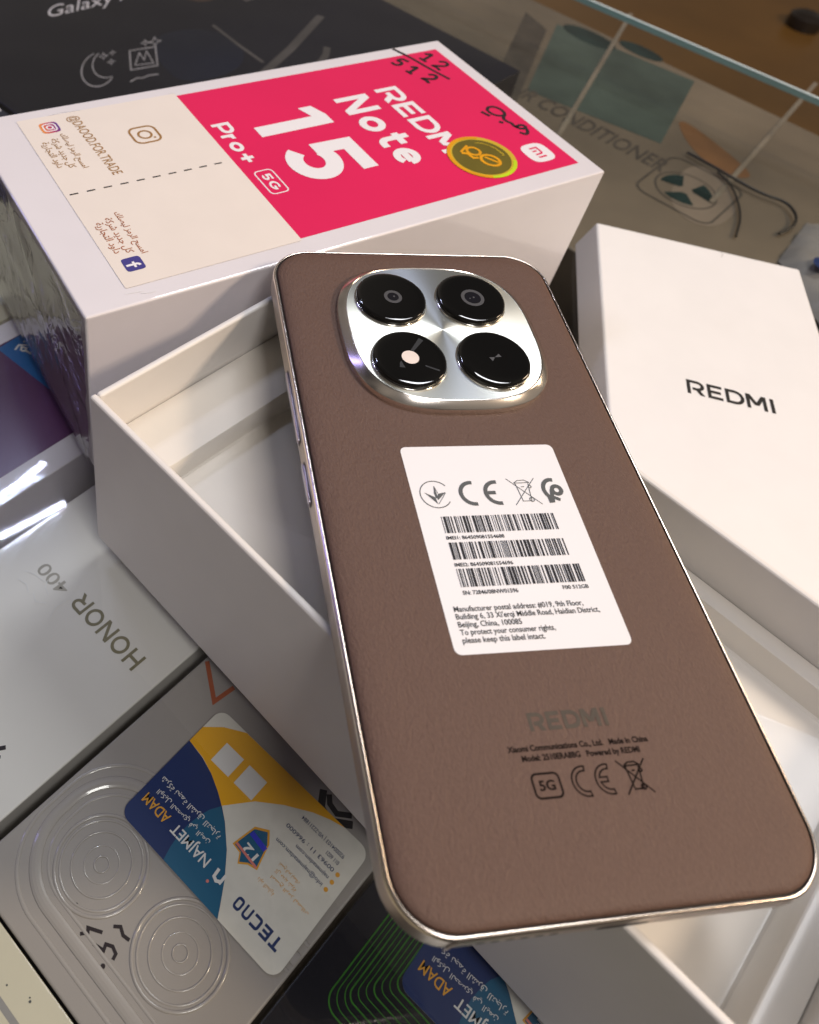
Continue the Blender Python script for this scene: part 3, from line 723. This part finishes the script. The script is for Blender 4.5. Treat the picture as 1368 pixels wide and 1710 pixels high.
M['knob'] = mat('dark_knob', (0.02, 0.015, 0.012), 0.3, var=0.1)
kn = thing('furniture_foot', 'dark round foot on the brown floor in the top right corner', 'foot', (1456, 594, -320), 0)
lathe(MB(), Frame((0, 0, -320), X, Y), 1456, 594, [(0.1, 22), (20, 22), (27, 18), (28, 8), (26, 0)], 30).build('foot_body', M['knob'], kn, smooth=50)

# ================================================================== SEALED PINK-TOPPED BOX
BX, BY, BL, BW, BH = 8.5, 23.22, 188.7, 96.07, 63.5
RT = Frame((BX, BY, BH), X, Y)
red = thing('phone_box', 'sealed white phone box with a big pink printed top and a beige shop sticker', 'box', (BX + BL / 2, BY + BW / 2, 0), 0)
box(MB(), RT, 0, BL, 0, BW, -BH + 0.3, 0).build('box_body', M['film_card'], red, bevel=0.7)
flat(MB(), RT, [(69, 7.38), (182.75, 7.38), (182.75, 89.85), (69, 89.85)], 0.05).build('pink_panel', M['red'], red)
def rl(text, x, y, wd, cap, t, h, nm, gap=0.06):
    mb = MB(); letters(mb, RT, text, x, y, D90, wd, cap, t, h, gap); return mb.build(nm, M['white_print'], red)
rl('REDMI', 139.6, 71.2, 47.5, 9.8, 0.20, 0.1, 'maker_lettering', 0.10)
rl('Note', 121.2, 70.3, 43.5, 13.8, 0.20, 0.1, 'series_lettering', 0.10)
rl('15', 85.0, 69.3, 39.4, 28.5, 0.205, 0.1, 'model_number', 0.27)
rl('Pro+', 71.9, 69.6, 23.2, 6.6, 0.20, 0.1, 'model_lettering', 0.10)
mb = MB(); ribbon(mb, RT, rrect(72.2, 78.5, 28.9, 41.1, 1.5, 5), 0.45, 0.1, True); mb.build('badge_outline', M['white_print'], red)
rl('5G', 73.7, 39.2, 8.4, 3.3, 0.20, 0.1, 'badge_lettering', 0.12)
# round logo tile near the corner
def squircle(cx, cy, r, n=48, e=3.2):
    out = []
    for i in range(n):
        a = 2 * math.pi * i / n; c, s = math.cos(a), math.sin(a)
        out.append((cx + r * math.copysign(abs(c) ** (2 / e), c), cy + r * math.copysign(abs(s) ** (2 / e), s)))
    return out
flat(MB(), RT, squircle(172.7, 17.5, 5.3), 0.1).build('logo_tile', M['white_print'], red)
mb = MB(); LF = RT.turned(172.7, 17.5, D90)
ribbon(mb, LF, [(-2.7, -1.6), (-2.7, 1.5), (0.0, 1.5)] + arc(0.0, 0.5, 0.9, 1.0, 90, 0, 5) + [(0.9, -1.6)], 0.75, 0.15)
ribbon(mb, LF, [(-0.95, -1.6), (-0.95, 0.2)], 0.75, 0.16); ribbon(mb, LF, [(2.6, -1.6), (2.6, 1.9)], 0.75, 0.17)
mb.build('logo_strokes', M['red'], red)
# gold hologram seal
GC = (151.0, 22.2); GR = 12.2
seal = flat(MB(), RT, circ(GC[0], GC[1], GR, 56), 0.2).build('hologram_seal', M['gold'], red)
mb = MB(); ribbon(mb, RT, circ(GC[0], GC[1], GR - .7, 56, 60, 250), 1.3, 0.26); mb.build('seal_rim', M['orange_foil'], seal)
mb = MB(); ribbon(mb, RT, circ(GC[0], GC[1], GR - .7, 40, 250, 330), 1.3, 0.26); mb.build('seal_rim', M['lime_highlight'], seal)  # lime highlight painted onto the lower rim
flat(MB(), RT, circ(GC[0], GC[1], GR - 1.9, 50), 0.26).build('seal_centre', M['olive'], seal)
mb = MB(); GF = RT.turned(GC[0], GC[1], R(-62))
ribbon(mb, GF, arc(3.2, 0.0, 3.4, 2.9, 0, 360, 24), 1.1, 0.32, True); ribbon(mb, GF, [(0.8, 0.4), (5.8, 0.6)], 0.9, 0.33)
ribbon(mb, GF, arc(-3.6, 1.0, 2.4, 2.2, 0, 360, 20), 1.0, 0.34, True); ribbon(mb, GF, [(-6.4, -3.0), (-4.6, -1.8), (-2.0, -2.9), (-0.6, -1.6)], 1.2, 0.35)
ribbon(mb, GF, [(-6.8, 2.6), (-6.8, -2.6)], 0.9, 0.36)
mb.build('seal_monogram', M['orange_foil'], seal)
mb = MB()
for i in range(15):
    a = 128 - i * 5.6
    G2 = GF.turned(8.4 * math.cos(R(a)), 8.4 * math.sin(R(a)), R(a - 90))
    ribbon(mb, G2, [(-0.36, random.uniform(-.3, .3)), (0.1, random.uniform(-.5, .4)), (0.42, random.uniform(-.2, .4))], 0.32, 0.33)
mb.build('seal_lettering', M['gold'], seal)
# marker writing
def soft(pts, n=2):
    """rounds a hand-drawn stroke"""
    for _ in range(n):
        q = [pts[0]]
        for a, b in zip(pts, pts[1:]):
            q += [(a[0] * .75 + b[0] * .25, a[1] * .75 + b[1] * .25), (a[0] * .25 + b[0] * .75, a[1] * .25 + b[1] * .75)]
        pts = q + [pts[-1]]
    return pts
HLF = RT.turned(165.5, 95.2, math.atan2(-26.6, 7.94))
DIG = {'1': [[(-.75, .62), (-.1, 1.0), (0, .5), (0.05, 0)], [(-.55, .02), (.6, -.02)]], '2': [[(-.65, .72), (-.2, 1.02), (.5, .95), (.6, .6), (-.1, .25), (-.65, 0), (0, .1), (.8, -.05)]],
       '5': [[(.75, 1.0), (-.35, .95)], [(-.35, .95), (-.5, .5), (.25, .62), (.6, .3), (.1, -.02), (-.6, .08)]]}
mb = MB(); ribbon(mb, HLF, soft([(0, 0), (8, .5), (18, -.2), (27.7, 0)]), 1.3, 0.12)
k = 1
for d, x, y, sz in (('1', 12.4, 3.2, 7.4), ('2', 19.0, 2.6, 7.0), ('5', 8.2, -9.6, 6.6), ('1', 15.2, -9.6, 6.4), ('2', 22.6, -9.2, 6.6)):
    for st in DIG[d]:
        ribbon(mb, HLF, soft([(x + p[0] * sz * .42, y + p[1] * sz) for p in st]), 1.3, 0.12 + .008 * k); k += 1
mb.build('marker_numbers', M['marker'], red)
mb = MB()
for k, pl in enumerate(([(173.50, 46.36), (175.17, 47.62), (177.82, 46.88), (179.01, 43.74), (177.75, 40.84), (175.31, 41.05), (173.05, 43.16), (173.20, 46.40)],
    [(177.75, 41.24), (175.26, 39.47), (175.41, 37.04), (176.4, 35.87), (175.9, 34.19), (176.68, 32.0), (179.0, 31.0), (180.2, 32.6), (178.6, 34.0), (176.0, 33.0)],
    [(179.62, 32.0), (178.4, 28.9), (176.51, 27.9), (175.15, 29.9)])):
    ribbon(mb, RT, soft(pl), 1.25, 0.12 + .008 * k)
mb.build('marker_word', M['marker'], red)
for pl in ([(170.21, 45.82), (171.5, 42.4)], [(172.3, 38.1), (173.4, 37.0)]):
    mb = MB(); ribbon(mb, RT, pl, 1.3, 0.15); mb.build('marker_dot', M['marker'], red)
# beige shop sticker
ST = MB(); flat(ST, RT, rrect(13.9, 69.2, 6.4, 91.2, 0.6, 3), 0.16); stk = ST.build('shop_sticker', M['beige_sticker'], red)
mb = MB(); k = 10
for i in range(k):
    x0 = 15.4 + i * (52.6 / k); ribbon(mb, RT, [(x0, 49.6 - i * .05), (x0 + 2.6, 49.57 - i * .05)], 0.55, 0.22)
mb.build('dashed_line', M['black_ink'], stk)
mb = MB(); type_line(mb, RT, '@DAOOD.FOR.TRADE', 29.9, 88.6, D90 + R(2), 34.2, 3.3, 0.22, 0.006); mb.build('lettering', M['brown_ink'], stk)
for l, x, y, wd in ((AR1, 23.0, 80.2, 19.5), (AR2, 19.6, 78.4, 16.4), (AR3, 16.3, 77.4, 14.2)):
    mb = MB(); type_line(mb, RT, l, x, y, D90, wd, 3.0, 0.22, 0.012, False); mb.build('arabic_lettering', M['brown_ink'], stk)
for l, x, y, wd in ((AR1, 22.8, 37.4, 19.5), (AR2, 19.4, 35.8, 16.4), (AR3, 16.2, 34.6, 14.2)):
    mb = MB(); type_line(mb, RT, l, x, y, D90, wd, 3.0, 0.22, 0.012, False); mb.build('arabic_lettering', M['rust_ink'], stk)
# camera glyph in the middle of the upper half
def cam_glyph(F, cx, cy, s, wd, h, mb):
    G = F.turned(cx, cy, D90)
    ribbon(mb, G, rrect(-s, s, -s, s, s * .55, 6), wd, h, True)
    ribbon(mb, G, circ(0, 0, s * .48, 28), wd, h + .005, True)
    flat(mb, G, circ(s * .55, s * .55, wd * .6, 12), h + .01)
mb = MB(); cam_glyph(RT, 49.2, 71.4, 4.4, 0.75, 0.22, mb); mb.build('camera_glyph', M['brown_ink'], stk)
# small colour app tiles
mt, nt, b = node_mat('sunset_tile')
tc = nt.nodes.new('ShaderNodeTexCoord'); sp = nt.nodes.new('ShaderNodeSeparateXYZ'); nt.links.new(tc.outputs['Generated'], sp.inputs[0])
rp = nt.nodes.new('ShaderNodeValToRGB'); rp.color_ramp.elements[0].color = (0.80, 0.30, 0.06, 1); rp.color_ramp.elements[1].color = (0.07, 0.03, 0.25, 1)
e = rp.color_ramp.elements.new(0.5); e.color = (0.50, 0.03, 0.10, 1)
nt.links.new(sp.outputs['X'], rp.inputs['Fac']); nt.links.new(rp.outputs['Color'], b.inputs['Base Color']); b.inputs['Roughness'].default_value = 0.4
M['sunset'] = mt
M['indigo'] = mat('indigo_print', (0.045, 0.035, 0.22), 0.4, var=0.0)
flat(MB(), RT, squircle(22.5, 84.6, 3.0, 32, 4.5), 0.22).build('app_tile', M['sunset'], stk)
mb = MB(); cam_glyph(RT, 22.5, 84.6, 2.0, 0.5, 0.27, mb); mb.build('app_glyph', M['white_print'], stk)
flat(MB(), RT, squircle(19.9, 14.8, 2.8, 32, 6), 0.22).build('app_tile', M['indigo'], stk)
mb = MB(); LF = RT.turned(19.9, 14.8, D90)
ribbon(mb, LF, [(0.3, -2.2), (0.3, 0.7)] + arc(1.2, 0.7, 0.9, 0.9, 180, 95, 5), 0.8, 0.27); ribbon(mb, LF, [(-0.8, 0.1), (1.6, 0.1)], 0.7, 0.28)
mb.build('app_letter', M['white_print'], stk)
# clear film folded over the left end
M['end_film'] = glass_sheet('end_film', (0.60, 0.57, 0.53), 0.20, 0.10, 0.75, 55, 1.0)
mb = MB(); N, K = 30, 16; vs = []
rnd = [[random.uniform(-1, 1) for _ in range(K + 1)] for _ in range(N + 1)]
for i in range(N + 1):
    for j in range(K + 1):
        y = BY + 0.4 + (BW - 0.8) * i / N; z = 0.6 + (BH - 1.2) * j / K
        fold = 1.0 * max(0, 1 - abs((z - 6) - (y - BY) * 1.1) / 5) + 0.9 * max(0, 1 - abs((z - 58) + (y - BY) * 0.55) / 3.0) + 0.7 * max(0, 1 - abs(z - 30 - (y - BY) * .15) / 3)
        vs.append((BX - 0.6 - fold - 0.25 * abs(rnd[i][j]), y, z))
mb.add(vs, [(i * (K + 1) + j, i * (K + 1) + j + 1, (i + 1) * (K + 1) + j + 1, (i + 1) * (K + 1) + j) for i in range(N) for j in range(K)])
mb.build('film_fold', M['end_film'], red, smooth=180)
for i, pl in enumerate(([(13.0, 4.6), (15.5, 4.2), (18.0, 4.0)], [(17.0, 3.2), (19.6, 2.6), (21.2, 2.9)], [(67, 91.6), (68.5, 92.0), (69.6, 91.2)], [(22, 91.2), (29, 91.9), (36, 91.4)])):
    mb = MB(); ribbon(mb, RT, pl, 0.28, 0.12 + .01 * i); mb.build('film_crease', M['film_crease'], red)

# ================================================================== OPEN TRAY
TY = R(13.776); TF = Frame((0, 0, 0), (math.cos(TY), math.sin(TY), 0), (-math.sin(TY), math.cos(TY), 0))
TW, TL, TH, WT = 90.3, 182.6, 62.0, 1.9
tray = thing('box_tray', 'open white box tray with glossy recessed insert, under the brown phone', 'box tray', TF(TW / 2, -TL / 2, 0), TY)
box(MB(), TF, 0, WT, -TL, 0, 0.3, TH).build('wall', M['tray_wall'], tray, bevel=0.75)
box(MB(), TF, TW - WT, TW, -TL, 0, 0.3, TH).build('wall', M['tray_wall'], tray, bevel=0.75)
box(MB(), TF, WT, TW - WT, -WT, -0.02, 0.3, TH - 0.03).build('wall', M['tray_wall'], tray, bevel=0.7)
box(MB(), TF, WT, TW - WT, -TL, -TL + WT, 0.3, TH - 0.03).build('wall', M['tray_wall'], tray, bevel=0.7)
box(MB(), TF, WT, TW - WT, -TL + WT, -WT, 0.3, 2.0).build('base', M['tray_wall'], tray)
# insert: ledge round a shallow pocket
IL = 46.5; PZ = 39.5
ox0, ox1, oy0, oy1 = WT + .25, TW - WT - .25, -TL + WT + .25, -WT - .3
loops = []
def rl4(x0, x1, y0, y1, z, r, n=6): return [TF(px, py, z) for px, py in rrect(x0, x1, y0, y1, r, n)]
loops.append(rl4(ox0, ox1, oy0, oy1, IL - 3, 0.3)); loops.append(rl4(ox0, ox1, oy0, oy1, IL - .15, 0.3)); loops.append(rl4(ox0 + .2, ox1 - .2, oy0 + .2, oy1 - .2, IL, 0.4))
p0, p1, q0, q1 = 6.2, 83.9, -174.6, -19.4
loops.append(rl4(p0, p1, q0, q1, IL, 2.5)); loops.append(rl4(p0 + .5, p1 - .5, q0 + .5, q1 - .25, IL - .35, 2.3))
loops.append(rl4(p0 + 1.9, p1 - 1.9, q0 + 2.2, q1 - .7, PZ + .5, 1.6)); loops.append(rl4(p0 + 2.5, p1 - 2.5, q0 + 2.8, q1 - 1.2, PZ, 1.4))
mb = MB(); mb.rings(loops, cap1=True)
ins = mb.build('insert', M['tray_in'], tray, smooth=35)

# ================================================================== ACCESSORY BOX
AA = R(-42.55); AF = Frame((243.1, 44.73, 14.0), (math.cos(AA), math.sin(AA), 0), (-math.sin(AA), math.cos(AA), 0))
acc = thing('accessory_box', 'flat white card box lettered REDMI in black behind the tray', 'box', AF(42.7, -82, -14), AA)
mb = MB(); AWd, ALn = 85.3, 168.0
top_ = [(0, 0), (AWd, 0), (AWd, -ALn), (0, -ALn)]; low = [(-4.2, 0.9), (AWd + .4, 0.5), (AWd + .4, -ALn - .4), (-4.2, -ALn - .4)]
vs = [AF(x, y, -13.7) for x, y in low] + [AF(x, y, 0) for x, y in top_]
mb.add(vs, [(0, 1, 2, 3), (7, 6, 5, 4), (4, 5, 1, 0), (5, 6, 2, 1), (6, 7, 3, 2), (7, 4, 0, 3)])
mb.build('box_body', M['card'], acc, bevel=0.9)
letters(MB(), AF, 'REDMI', 28.6, -91.6, 0, 31.2, 6.9, 0.19, 0.06, 0.12).build('lettering', M['dark_ink'], acc)
mb = MB(); ribbon(mb, AF, [(52.5, -0.6), (52.8, -2.6), (52.0, -4.4)], 0.18, 0.05); mb.build('crease', M['grey_stripe'], acc)

# ================================================================== PHONE
PC = Vector((65.511, -67.749, 70.200)); PXv = Vector((0.920416, -0.390893, -0.006055)); PYv = Vector((0.390937, 0.920364, 0.009915))
PF = Frame(PC, PXv, PYv)
ph = bpy.data.objects.new('smartphone', None); COL.objects.link(ph); ph.empty_display_size = 0.02
pm = Matrix((PF.x, PF.y, PF.n)).transposed().to_4x4(); pm.translation = PF(0, 0, -8.2) * MM
ph.matrix_basis = pm
ph['label'] = 'brown leather backed smartphone with four round black camera lenses'; ph['category'] = 'phone'
HW, HL, CR = 39.15, 81.65, 11.0
def ring_at(ins, z, n=14):
    r = max(0.8, CR - ins)
    return [PF(x, y, z) for x, y in rrect(-HW + ins, HW - ins, -HL + ins, HL - ins, r, n)]
mb = MB(); mb.rings([ring_at(1.6, -8.1), ring_at(0.55, -7.75), ring_at(0.12, -6.9), ring_at(0, -5.9), ring_at(0, -2.7), ring_at(0.06, -1.75)])
mb.build('frame', M['frame'], ph, smooth=50)
mb = MB(); mb.rings([ring_at(0.06, -1.75), ring_at(0.14, -1.35), ring_at(0.36, -1.02), ring_at(0.62, -0.92), ring_at(0.78, -1.0)])
mb.build('polished_edge', M['chamfer'], ph, smooth=80)
mb = MB(); mb.rings([ring_at(0.78, -1.0), ring_at(0.86, -1.5), ring_at(1.15, -1.5)])
mb.build('seam', M['groove'], ph)
mb = MB(); mb.rings([ring_at(1.15, -1.5), ring_at(1.18, -1.05), ring_at(1.5, -0.72), ring_at(2.3, -0.42), ring_at(3.6, -0.18), ring_at(5.4, -0.05), ring_at(7.6, 0.0)], cap1=True)
mb.build('leather_back', M['leather'], ph, smooth=60)
mb = MB(); mb.rings([ring_at(1.6, -8.1), ring_at(3, -8.2)]); mb.rings([ring_at(3.0, -8.2)], cap0=True)
mb.build('screen', M['screen'], ph)
for y0, y1 in ((17.8, 39.3), (1.0, 11.8)):
    mb = MB(); BFm = Frame(PF(-HW, 0, -4.35), PYv, PF.n)   # side face frame: x along the phone, y up, normal inward
    prof = rrect(y0, y1, -0.95, 0.95, 0.9, 6)
    nrm_in = BFm.n
    out = -1 if nrm_in.dot(PXv) > 0 else 1
    mb.rings([[BFm(x, y, out * -0.2) for x, y in prof], [BFm(x, y, out * 0.42) for x, y in prof], [BFm(y0 + (x - y0) * .985 + .15, y * .8, out * 0.58) for x, y in prof]], cap1=True)
    nm = 'volume_button' if y1 - y0 > 15 else 'power_button'
    mb.build(nm, M['button'], ph, smooth=40)
    mb = MB(); BS2 = Frame(PF(-HW, 0, -4.35), PYv, PF.n); ribbon(mb, BS2, rrect(y0 - .25, y1 + .25, -1.2, 1.2, 1.1, 6), 0.35, out * 0.03, True)
    mb.build('button_gap', M['groove'], ph)
# holes along the bottom edge
mb = MB(); EF = Frame(PF(0, -HL, -4.6), PXv, PF.n)
so = 1 if EF.n.dot(PYv) < 0 else -1
for i in range(6): flat(mb, EF, circ(-24.5 + i * 2.5, 0, 0.8, 14), so * 0.03)
mb.build('speaker_hole', M['groove'], ph)
flat(MB(), EF, rrect(-4.6, 4.6, -1.5, 1.5, 1.45, 6), so * 0.03).build('charging_port', M['groove'], ph)
M['antenna'] = mat('antenna_line', (0.36, 0.31, 0.28), 0.45, var=0.0)
for xx in (-29.5, 29.5):
    flat(MB(), EF, [(xx - .5, -3.4), (xx + .5, -3.4), (xx + .5, 2.9), (xx - .5, 2.9)], so * 0.025).build('antenna_line', M['antenna'], ph)

# camera island
IC = (0.9, 47.6); IHX, IHY = 26.0, 25.2
def squ(ins, z, n=96, e=2.9):
    out = []
    for i in range(n):
        a = 2 * math.pi * i / n; c, s = math.cos(a), math.sin(a)
        out.append(PF(IC[0] + (IHX - ins) * math.copysign(abs(c) ** (2 / e), c), IC[1] + (IHY - ins) * math.copysign(abs(s) ** (2 / e), s), z))
    return out
isl_mb = MB(); isl_mb.rings([squ(-0.15, -0.1), squ(0.0, 0.5), squ(0.04, 1.3), squ(0.2, 1.55), squ(1.6, 2.58), squ(1.8, 2.76), squ(1.98, 2.8), squ(2.1, 2.7)])
isl = isl_mb.build('camera_island', M['ring'], ph, smooth=28)
mb = MB(); mb.rings([squ(2.1, 2.7), squ(2.15, 2.68)], cap1=True); mb.build('face_plate', M['plate'], isl)
M['bezel'] = mat('silver_bezel', (0.55, 0.52, 0.48), 0.15, metal=1.0, var=0.0)
LC = ((-10.7, 57.9), (10.9, 57.9), (-10.7, 36.5), (10.9, 36.5))
for i, (cx, cy) in enumerate(LC):
    mb = MB(); lathe(mb, PF, cx, cy, [(9.4, 2.68), (9.4, 2.95), (9.3, 3.1), (9.08, 3.15)], 64); mb.build('lens_bezel', M['bezel'], isl, smooth=50)
    mb = MB(); lathe(mb, PF, cx, cy, [(9.1, 2.9), (9.12, 3.75), (9.05, 4.0), (8.85, 4.2)], 64); mb.build('lens_rim', M['lens_rim'], isl, smooth=60)
    mb = MB(); n = 64
    loops = [[PF(cx + r * math.cos(2 * math.pi * k / n), cy + r * math.sin(2 * math.pi * k / n), z) for k in range(n)] for r, z in ((8.85, 4.2), (8.68, 4.30), (8.4, 4.36), (7.9, 4.39), (6.5, 4.40))]
    mb.rings(loops, cap1=True); mb.build('lens_glass', M['lens_black'], isl, smooth=60)
    if i < 2:
        mb = MB(); lathe(mb, PF, cx + .3, cy - .2, [(2.35 if i == 0 else 3.1, 4.44), (1.5 if i == 0 else 2.2, 4.44)], 40); mb.build('iris_ring', M['iris_grey'], isl)
        flat(MB(), PF, circ(cx + .3, cy - .2, 1.45 if i == 0 else 2.1, 30), 4.45).build('iris', M['iris_dark'], isl)
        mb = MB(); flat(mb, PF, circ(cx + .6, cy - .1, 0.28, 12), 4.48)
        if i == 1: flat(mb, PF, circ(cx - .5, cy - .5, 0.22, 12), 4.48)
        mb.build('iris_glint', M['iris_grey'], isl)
    elif i == 2:
        flat(MB(), PF, circ(cx, cy, 2.15, 36), 4.45).build('flash', M['flash'], isl)
        mb = MB(); flat(mb, PF, [(cx + .6, cy + 2.3), (cx + 3.6, cy + 6.4), (cx + 4.6, cy + 5.6), (cx + 1.3, cy + 2.0)], 4.44)
        flat(mb, PF, [(cx + 3.2, cy - 2.6), (cx + 6.4, cy - 4.2), (cx + 6.2, cy - 4.6), (cx + 3.0, cy - 3.0)], 4.44)
        flat(mb, PF, [(cx - 2.6, cy - 1.2), (cx - 2.0, cy - 3.4), (cx - 3.4, cy - 3.2), (cx - 3.1, cy - 1.9)], 4.44)
        mb.build('flash_facet', M['facet'], isl)
    else:
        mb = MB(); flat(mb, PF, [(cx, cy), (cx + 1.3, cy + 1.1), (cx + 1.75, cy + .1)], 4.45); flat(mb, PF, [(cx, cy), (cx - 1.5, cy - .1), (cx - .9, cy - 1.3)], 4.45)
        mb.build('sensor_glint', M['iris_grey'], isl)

# ---- paper label on the back
LX0, LX1, LY0, LY1 = -17.75, 19.05, -36.45, 12.8
lab = flat(MB(), PF, rrect(LX0, LX1, LY0, LY1, 1.4, 5), 0.08).build('paper_label', M['label'], ph)
H1 = 0.14
def barcode(x0, x1, y0, y1, seed):
    rg = random.Random(seed); mb = MB(); u = 0.150; x = x0; on = True
    while x < x1 - u:
        wd = u * rg.choice((1, 1, 1, 2, 2, 3, 4) if on else (1, 1, 1, 2, 2, 3))
        if on: flat(mb, PF, [(x, y0), (min(x + wd, x1), y0), (min(x + wd, x1), y1), (x, y1)], H1)
        x += wd; on = not on
    mb.build('barcode', M['black_ink'], lab)
barcode(-12.78, 13.12, -9.9, -5.8, 1); barcode(-12.72, 13.1, -16.2, -12.15, 2); barcode(-12.75, 14.6, -22.45, -18.3, 3)
def tl(s, x, y, wd, cap, bold=0.022, m_='black_ink'):
    mb = MB(); type_line(mb, PF, s, x, y, 0, wd, cap, H1, bold); mb.build('lettering', M[m_], lab)
tl('IMEI1: 864509081554688', -12.9, -11.45, 12.9, 0.82); tl('IMEI2: 864509081554696', -12.8, -17.8, 12.7, 0.82)
tl('SN: 72846/08NW01596', -12.8, -24.1, 11.8, 0.86); tl('F00 512GB', 8.75, -23.95, 5.7, 0.82)
for s_, y, wd in (('Manufacturer postal address: #019, 9th Floor,', -27.65, 27.4), ("Building 6, 33 Xi'erqi Middle Road, Haidian District,", -29.25, 30.4), ('Beijing, China, 100085', -30.9, 13.2), ('To protect your consumer rights,', -32.52, 19.7), ('please keep this label intact.', -34.15, 17.0)):
    tl(s_, -15.62, y, wd, 1.14, 0.016, 'dark_ink')
# certification marks
def ce(mb, F, x0, y0, s, wd, h):
    """the two half rings; s is the outer radius"""
    for dx, bar in ((0.0, False), (5.75 / 3.25 * s, True)):
        cx, cy = x0 + s + dx, y0
        ribbon(mb, F, arc(cx, cy, s - wd / 2, s - wd / 2, 82, 278, 26), wd, h)
        if bar: ribbon(mb, F, [(cx - s + wd, cy), (cx - .15 * s, cy)], wd, h + .006)
mb = MB(); ce(mb, PF, -7.1, -0.1, 3.25, 0.92, H1); mb.build('conformity_mark', M['grey_ink'], lab)
mb = MB(); ribbon(mb, PF, arc(-12.45, -0.12, 3.45, 3.45, 38, 325, 34), 0.22, H1)
flat(mb, PF, [(-12.4, 2.1), (-12.75, 0.1), (-12.55, -1.2), (-12.1, -0.9)], H1); flat(mb, PF, [(-14.9, 0.45), (-12.7, -0.9), (-12.45, -2.7)], H1 + .006)
flat(mb, PF, [(-10.05, 0.35), (-11.9, 0.0), (-12.35, -1.3), (-12.2, -1.6)], H1 + .012); ribbon(mb, PF, [(-10.1, 0.2), (-12.3, -2.6)], 0.14, H1 + .018); ribbon(mb, PF, [(-12.35, 2.0), (-11.9, 0.1)], 0.14, H1 + .02)
mb.build('leaf_mark', M['grey_ink'], lab)
def bin_mark(mb, F, cx, cy, s, wd, h):
    L = lambda pts, k: ribbon(mb, F, [(cx + x * s, cy + y * s) for x, y in pts], wd, h + .006 * k)
    L([(-.95, 1.02), (.95, -1.0)], 0); L([(.98, 1.02), (-.86, -1.0)], 1)
    L([(-.42, .62), (-.28, -.72), (.30, -.72), (.46, .62)], 2); L([(-.5, .66), (.56, .68)], 3)
    L([(-.5, .68), (-.2, .86), (.25, .88), (.56, .68)], 4); L([(-.1, .36), (.12, .37)], 5)
    ribbon(mb, F, circ(cx + .34 * s, cy - .62 * s, .15 * s, 16), wd, h + .04, True); ribbon(mb, F, circ(cx + .50 * s, cy + .36 * s, .10 * s, 12), wd, h + .046, True)
mb = MB(); bin_mark(mb, PF, 8.1, -0.05, 3.45, 0.17, H1); mb.build('crossed_bin_mark', M['grey_ink'], lab)
mb = MB(); ribbon(mb, PF, arc(15.2, 0.3, 2.3, 2.6, 75, 225, 14) + [(13.6, -3.2)], 0.95, H1); ribbon(mb, PF, circ(15.9, 0.1, 1.05, 24), 0.95, H1 + .006, True)
ribbon(mb, PF, [(14.7, 0.2), (14.3, -1.4), (14.0, -3.1)], 0.9, H1 + .012); ribbon(mb, PF, [(14.2, -1.6), (15.9, -2.5)], 0.8, H1 + .018)
mb.build('certification_mark', M['grey_ink'], lab)
# ---- lettering on the leather itself
letters(MB(), PF, 'REDMI', -7.5, -51.4, 0, 15.6, 3.3, 0.22, 0.03, 0.12).build('embossed_name', M['emboss'], ph)
mb = MB(); type_line(mb, PF, 'Xiaomi Communications Co., Ltd.   Made in China', -13.0, -54.75, 0, 27.2, 1.0, 0.03, 0.035)
type_line(mb, PF, 'Model: 2510ERA8BG   Powered by REDMI', -10.8, -56.45, 0, 22.7, 1.0, 0.03, 0.035); mb.build('maker_lines', M['deboss_ink'], ph)
mb = MB(); ribbon(mb, PF, rrect(-10.1, -5.1, -62.65, -58.65, 0.9, 5), 0.38, 0.03, True); type_line(mb, PF, '5G', -9.1, -61.4, 0, 3.0, 1.6, 0.03, 0.03); mb.build('network_badge', M['deboss_ink'], ph)
mb = MB()
for cx, bar in ((-0.35, False), (4.1, True)):
    ro, ri, cy = 2.5, 1.72, -60.5
    out = arc(cx, cy, ro, ro, 80, 280, 22); inn = arc(cx, cy, ri, ri, 280, 80, 22)
    if bar:
        inn = arc(cx, cy, ri, ri, 280, 193, 10) + [(cx - .25, cy - .4), (cx - .25, cy + .4)] + arc(cx, cy, ri, ri, 167, 80, 10)
    ribbon(mb, PF, out + inn, 0.30, 0.03, True)
mb.build('conformity_mark', M['deboss_ink'], ph)
mb = MB(); bin_mark(mb, PF, 9.1, -60.5, 2.85, 0.29, 0.03); mb.build('crossed_bin_mark', M['deboss_ink'], ph)

# ================================================================== LED STRIPS overhead (they mirror in the glass)
def led_row(p, q, n, wd, en, col, nm):
    for i in range(n):
        k = i / (n - 1); l = bpy.data.lights.new(nm, 'AREA'); l.shape = 'SQUARE'; l.size = wd; l.energy = en; l.color = col
        o = bpy.data.objects.new(nm, l); COL.objects.link(o)
        o.location = (Vector(p) * (1 - k) + Vector(q) * k) * MM
led_row((-20, 553, 800), (160, 622, 800), 26, 0.0050, 0.020, (0.62, 0.70, 1.0), 'led_lamp')
led_row((-30, 514, 800), (208, 549, 800), 40, 0.0050, 0.020, (0.68, 0.74, 1.0), 'led_lamp')
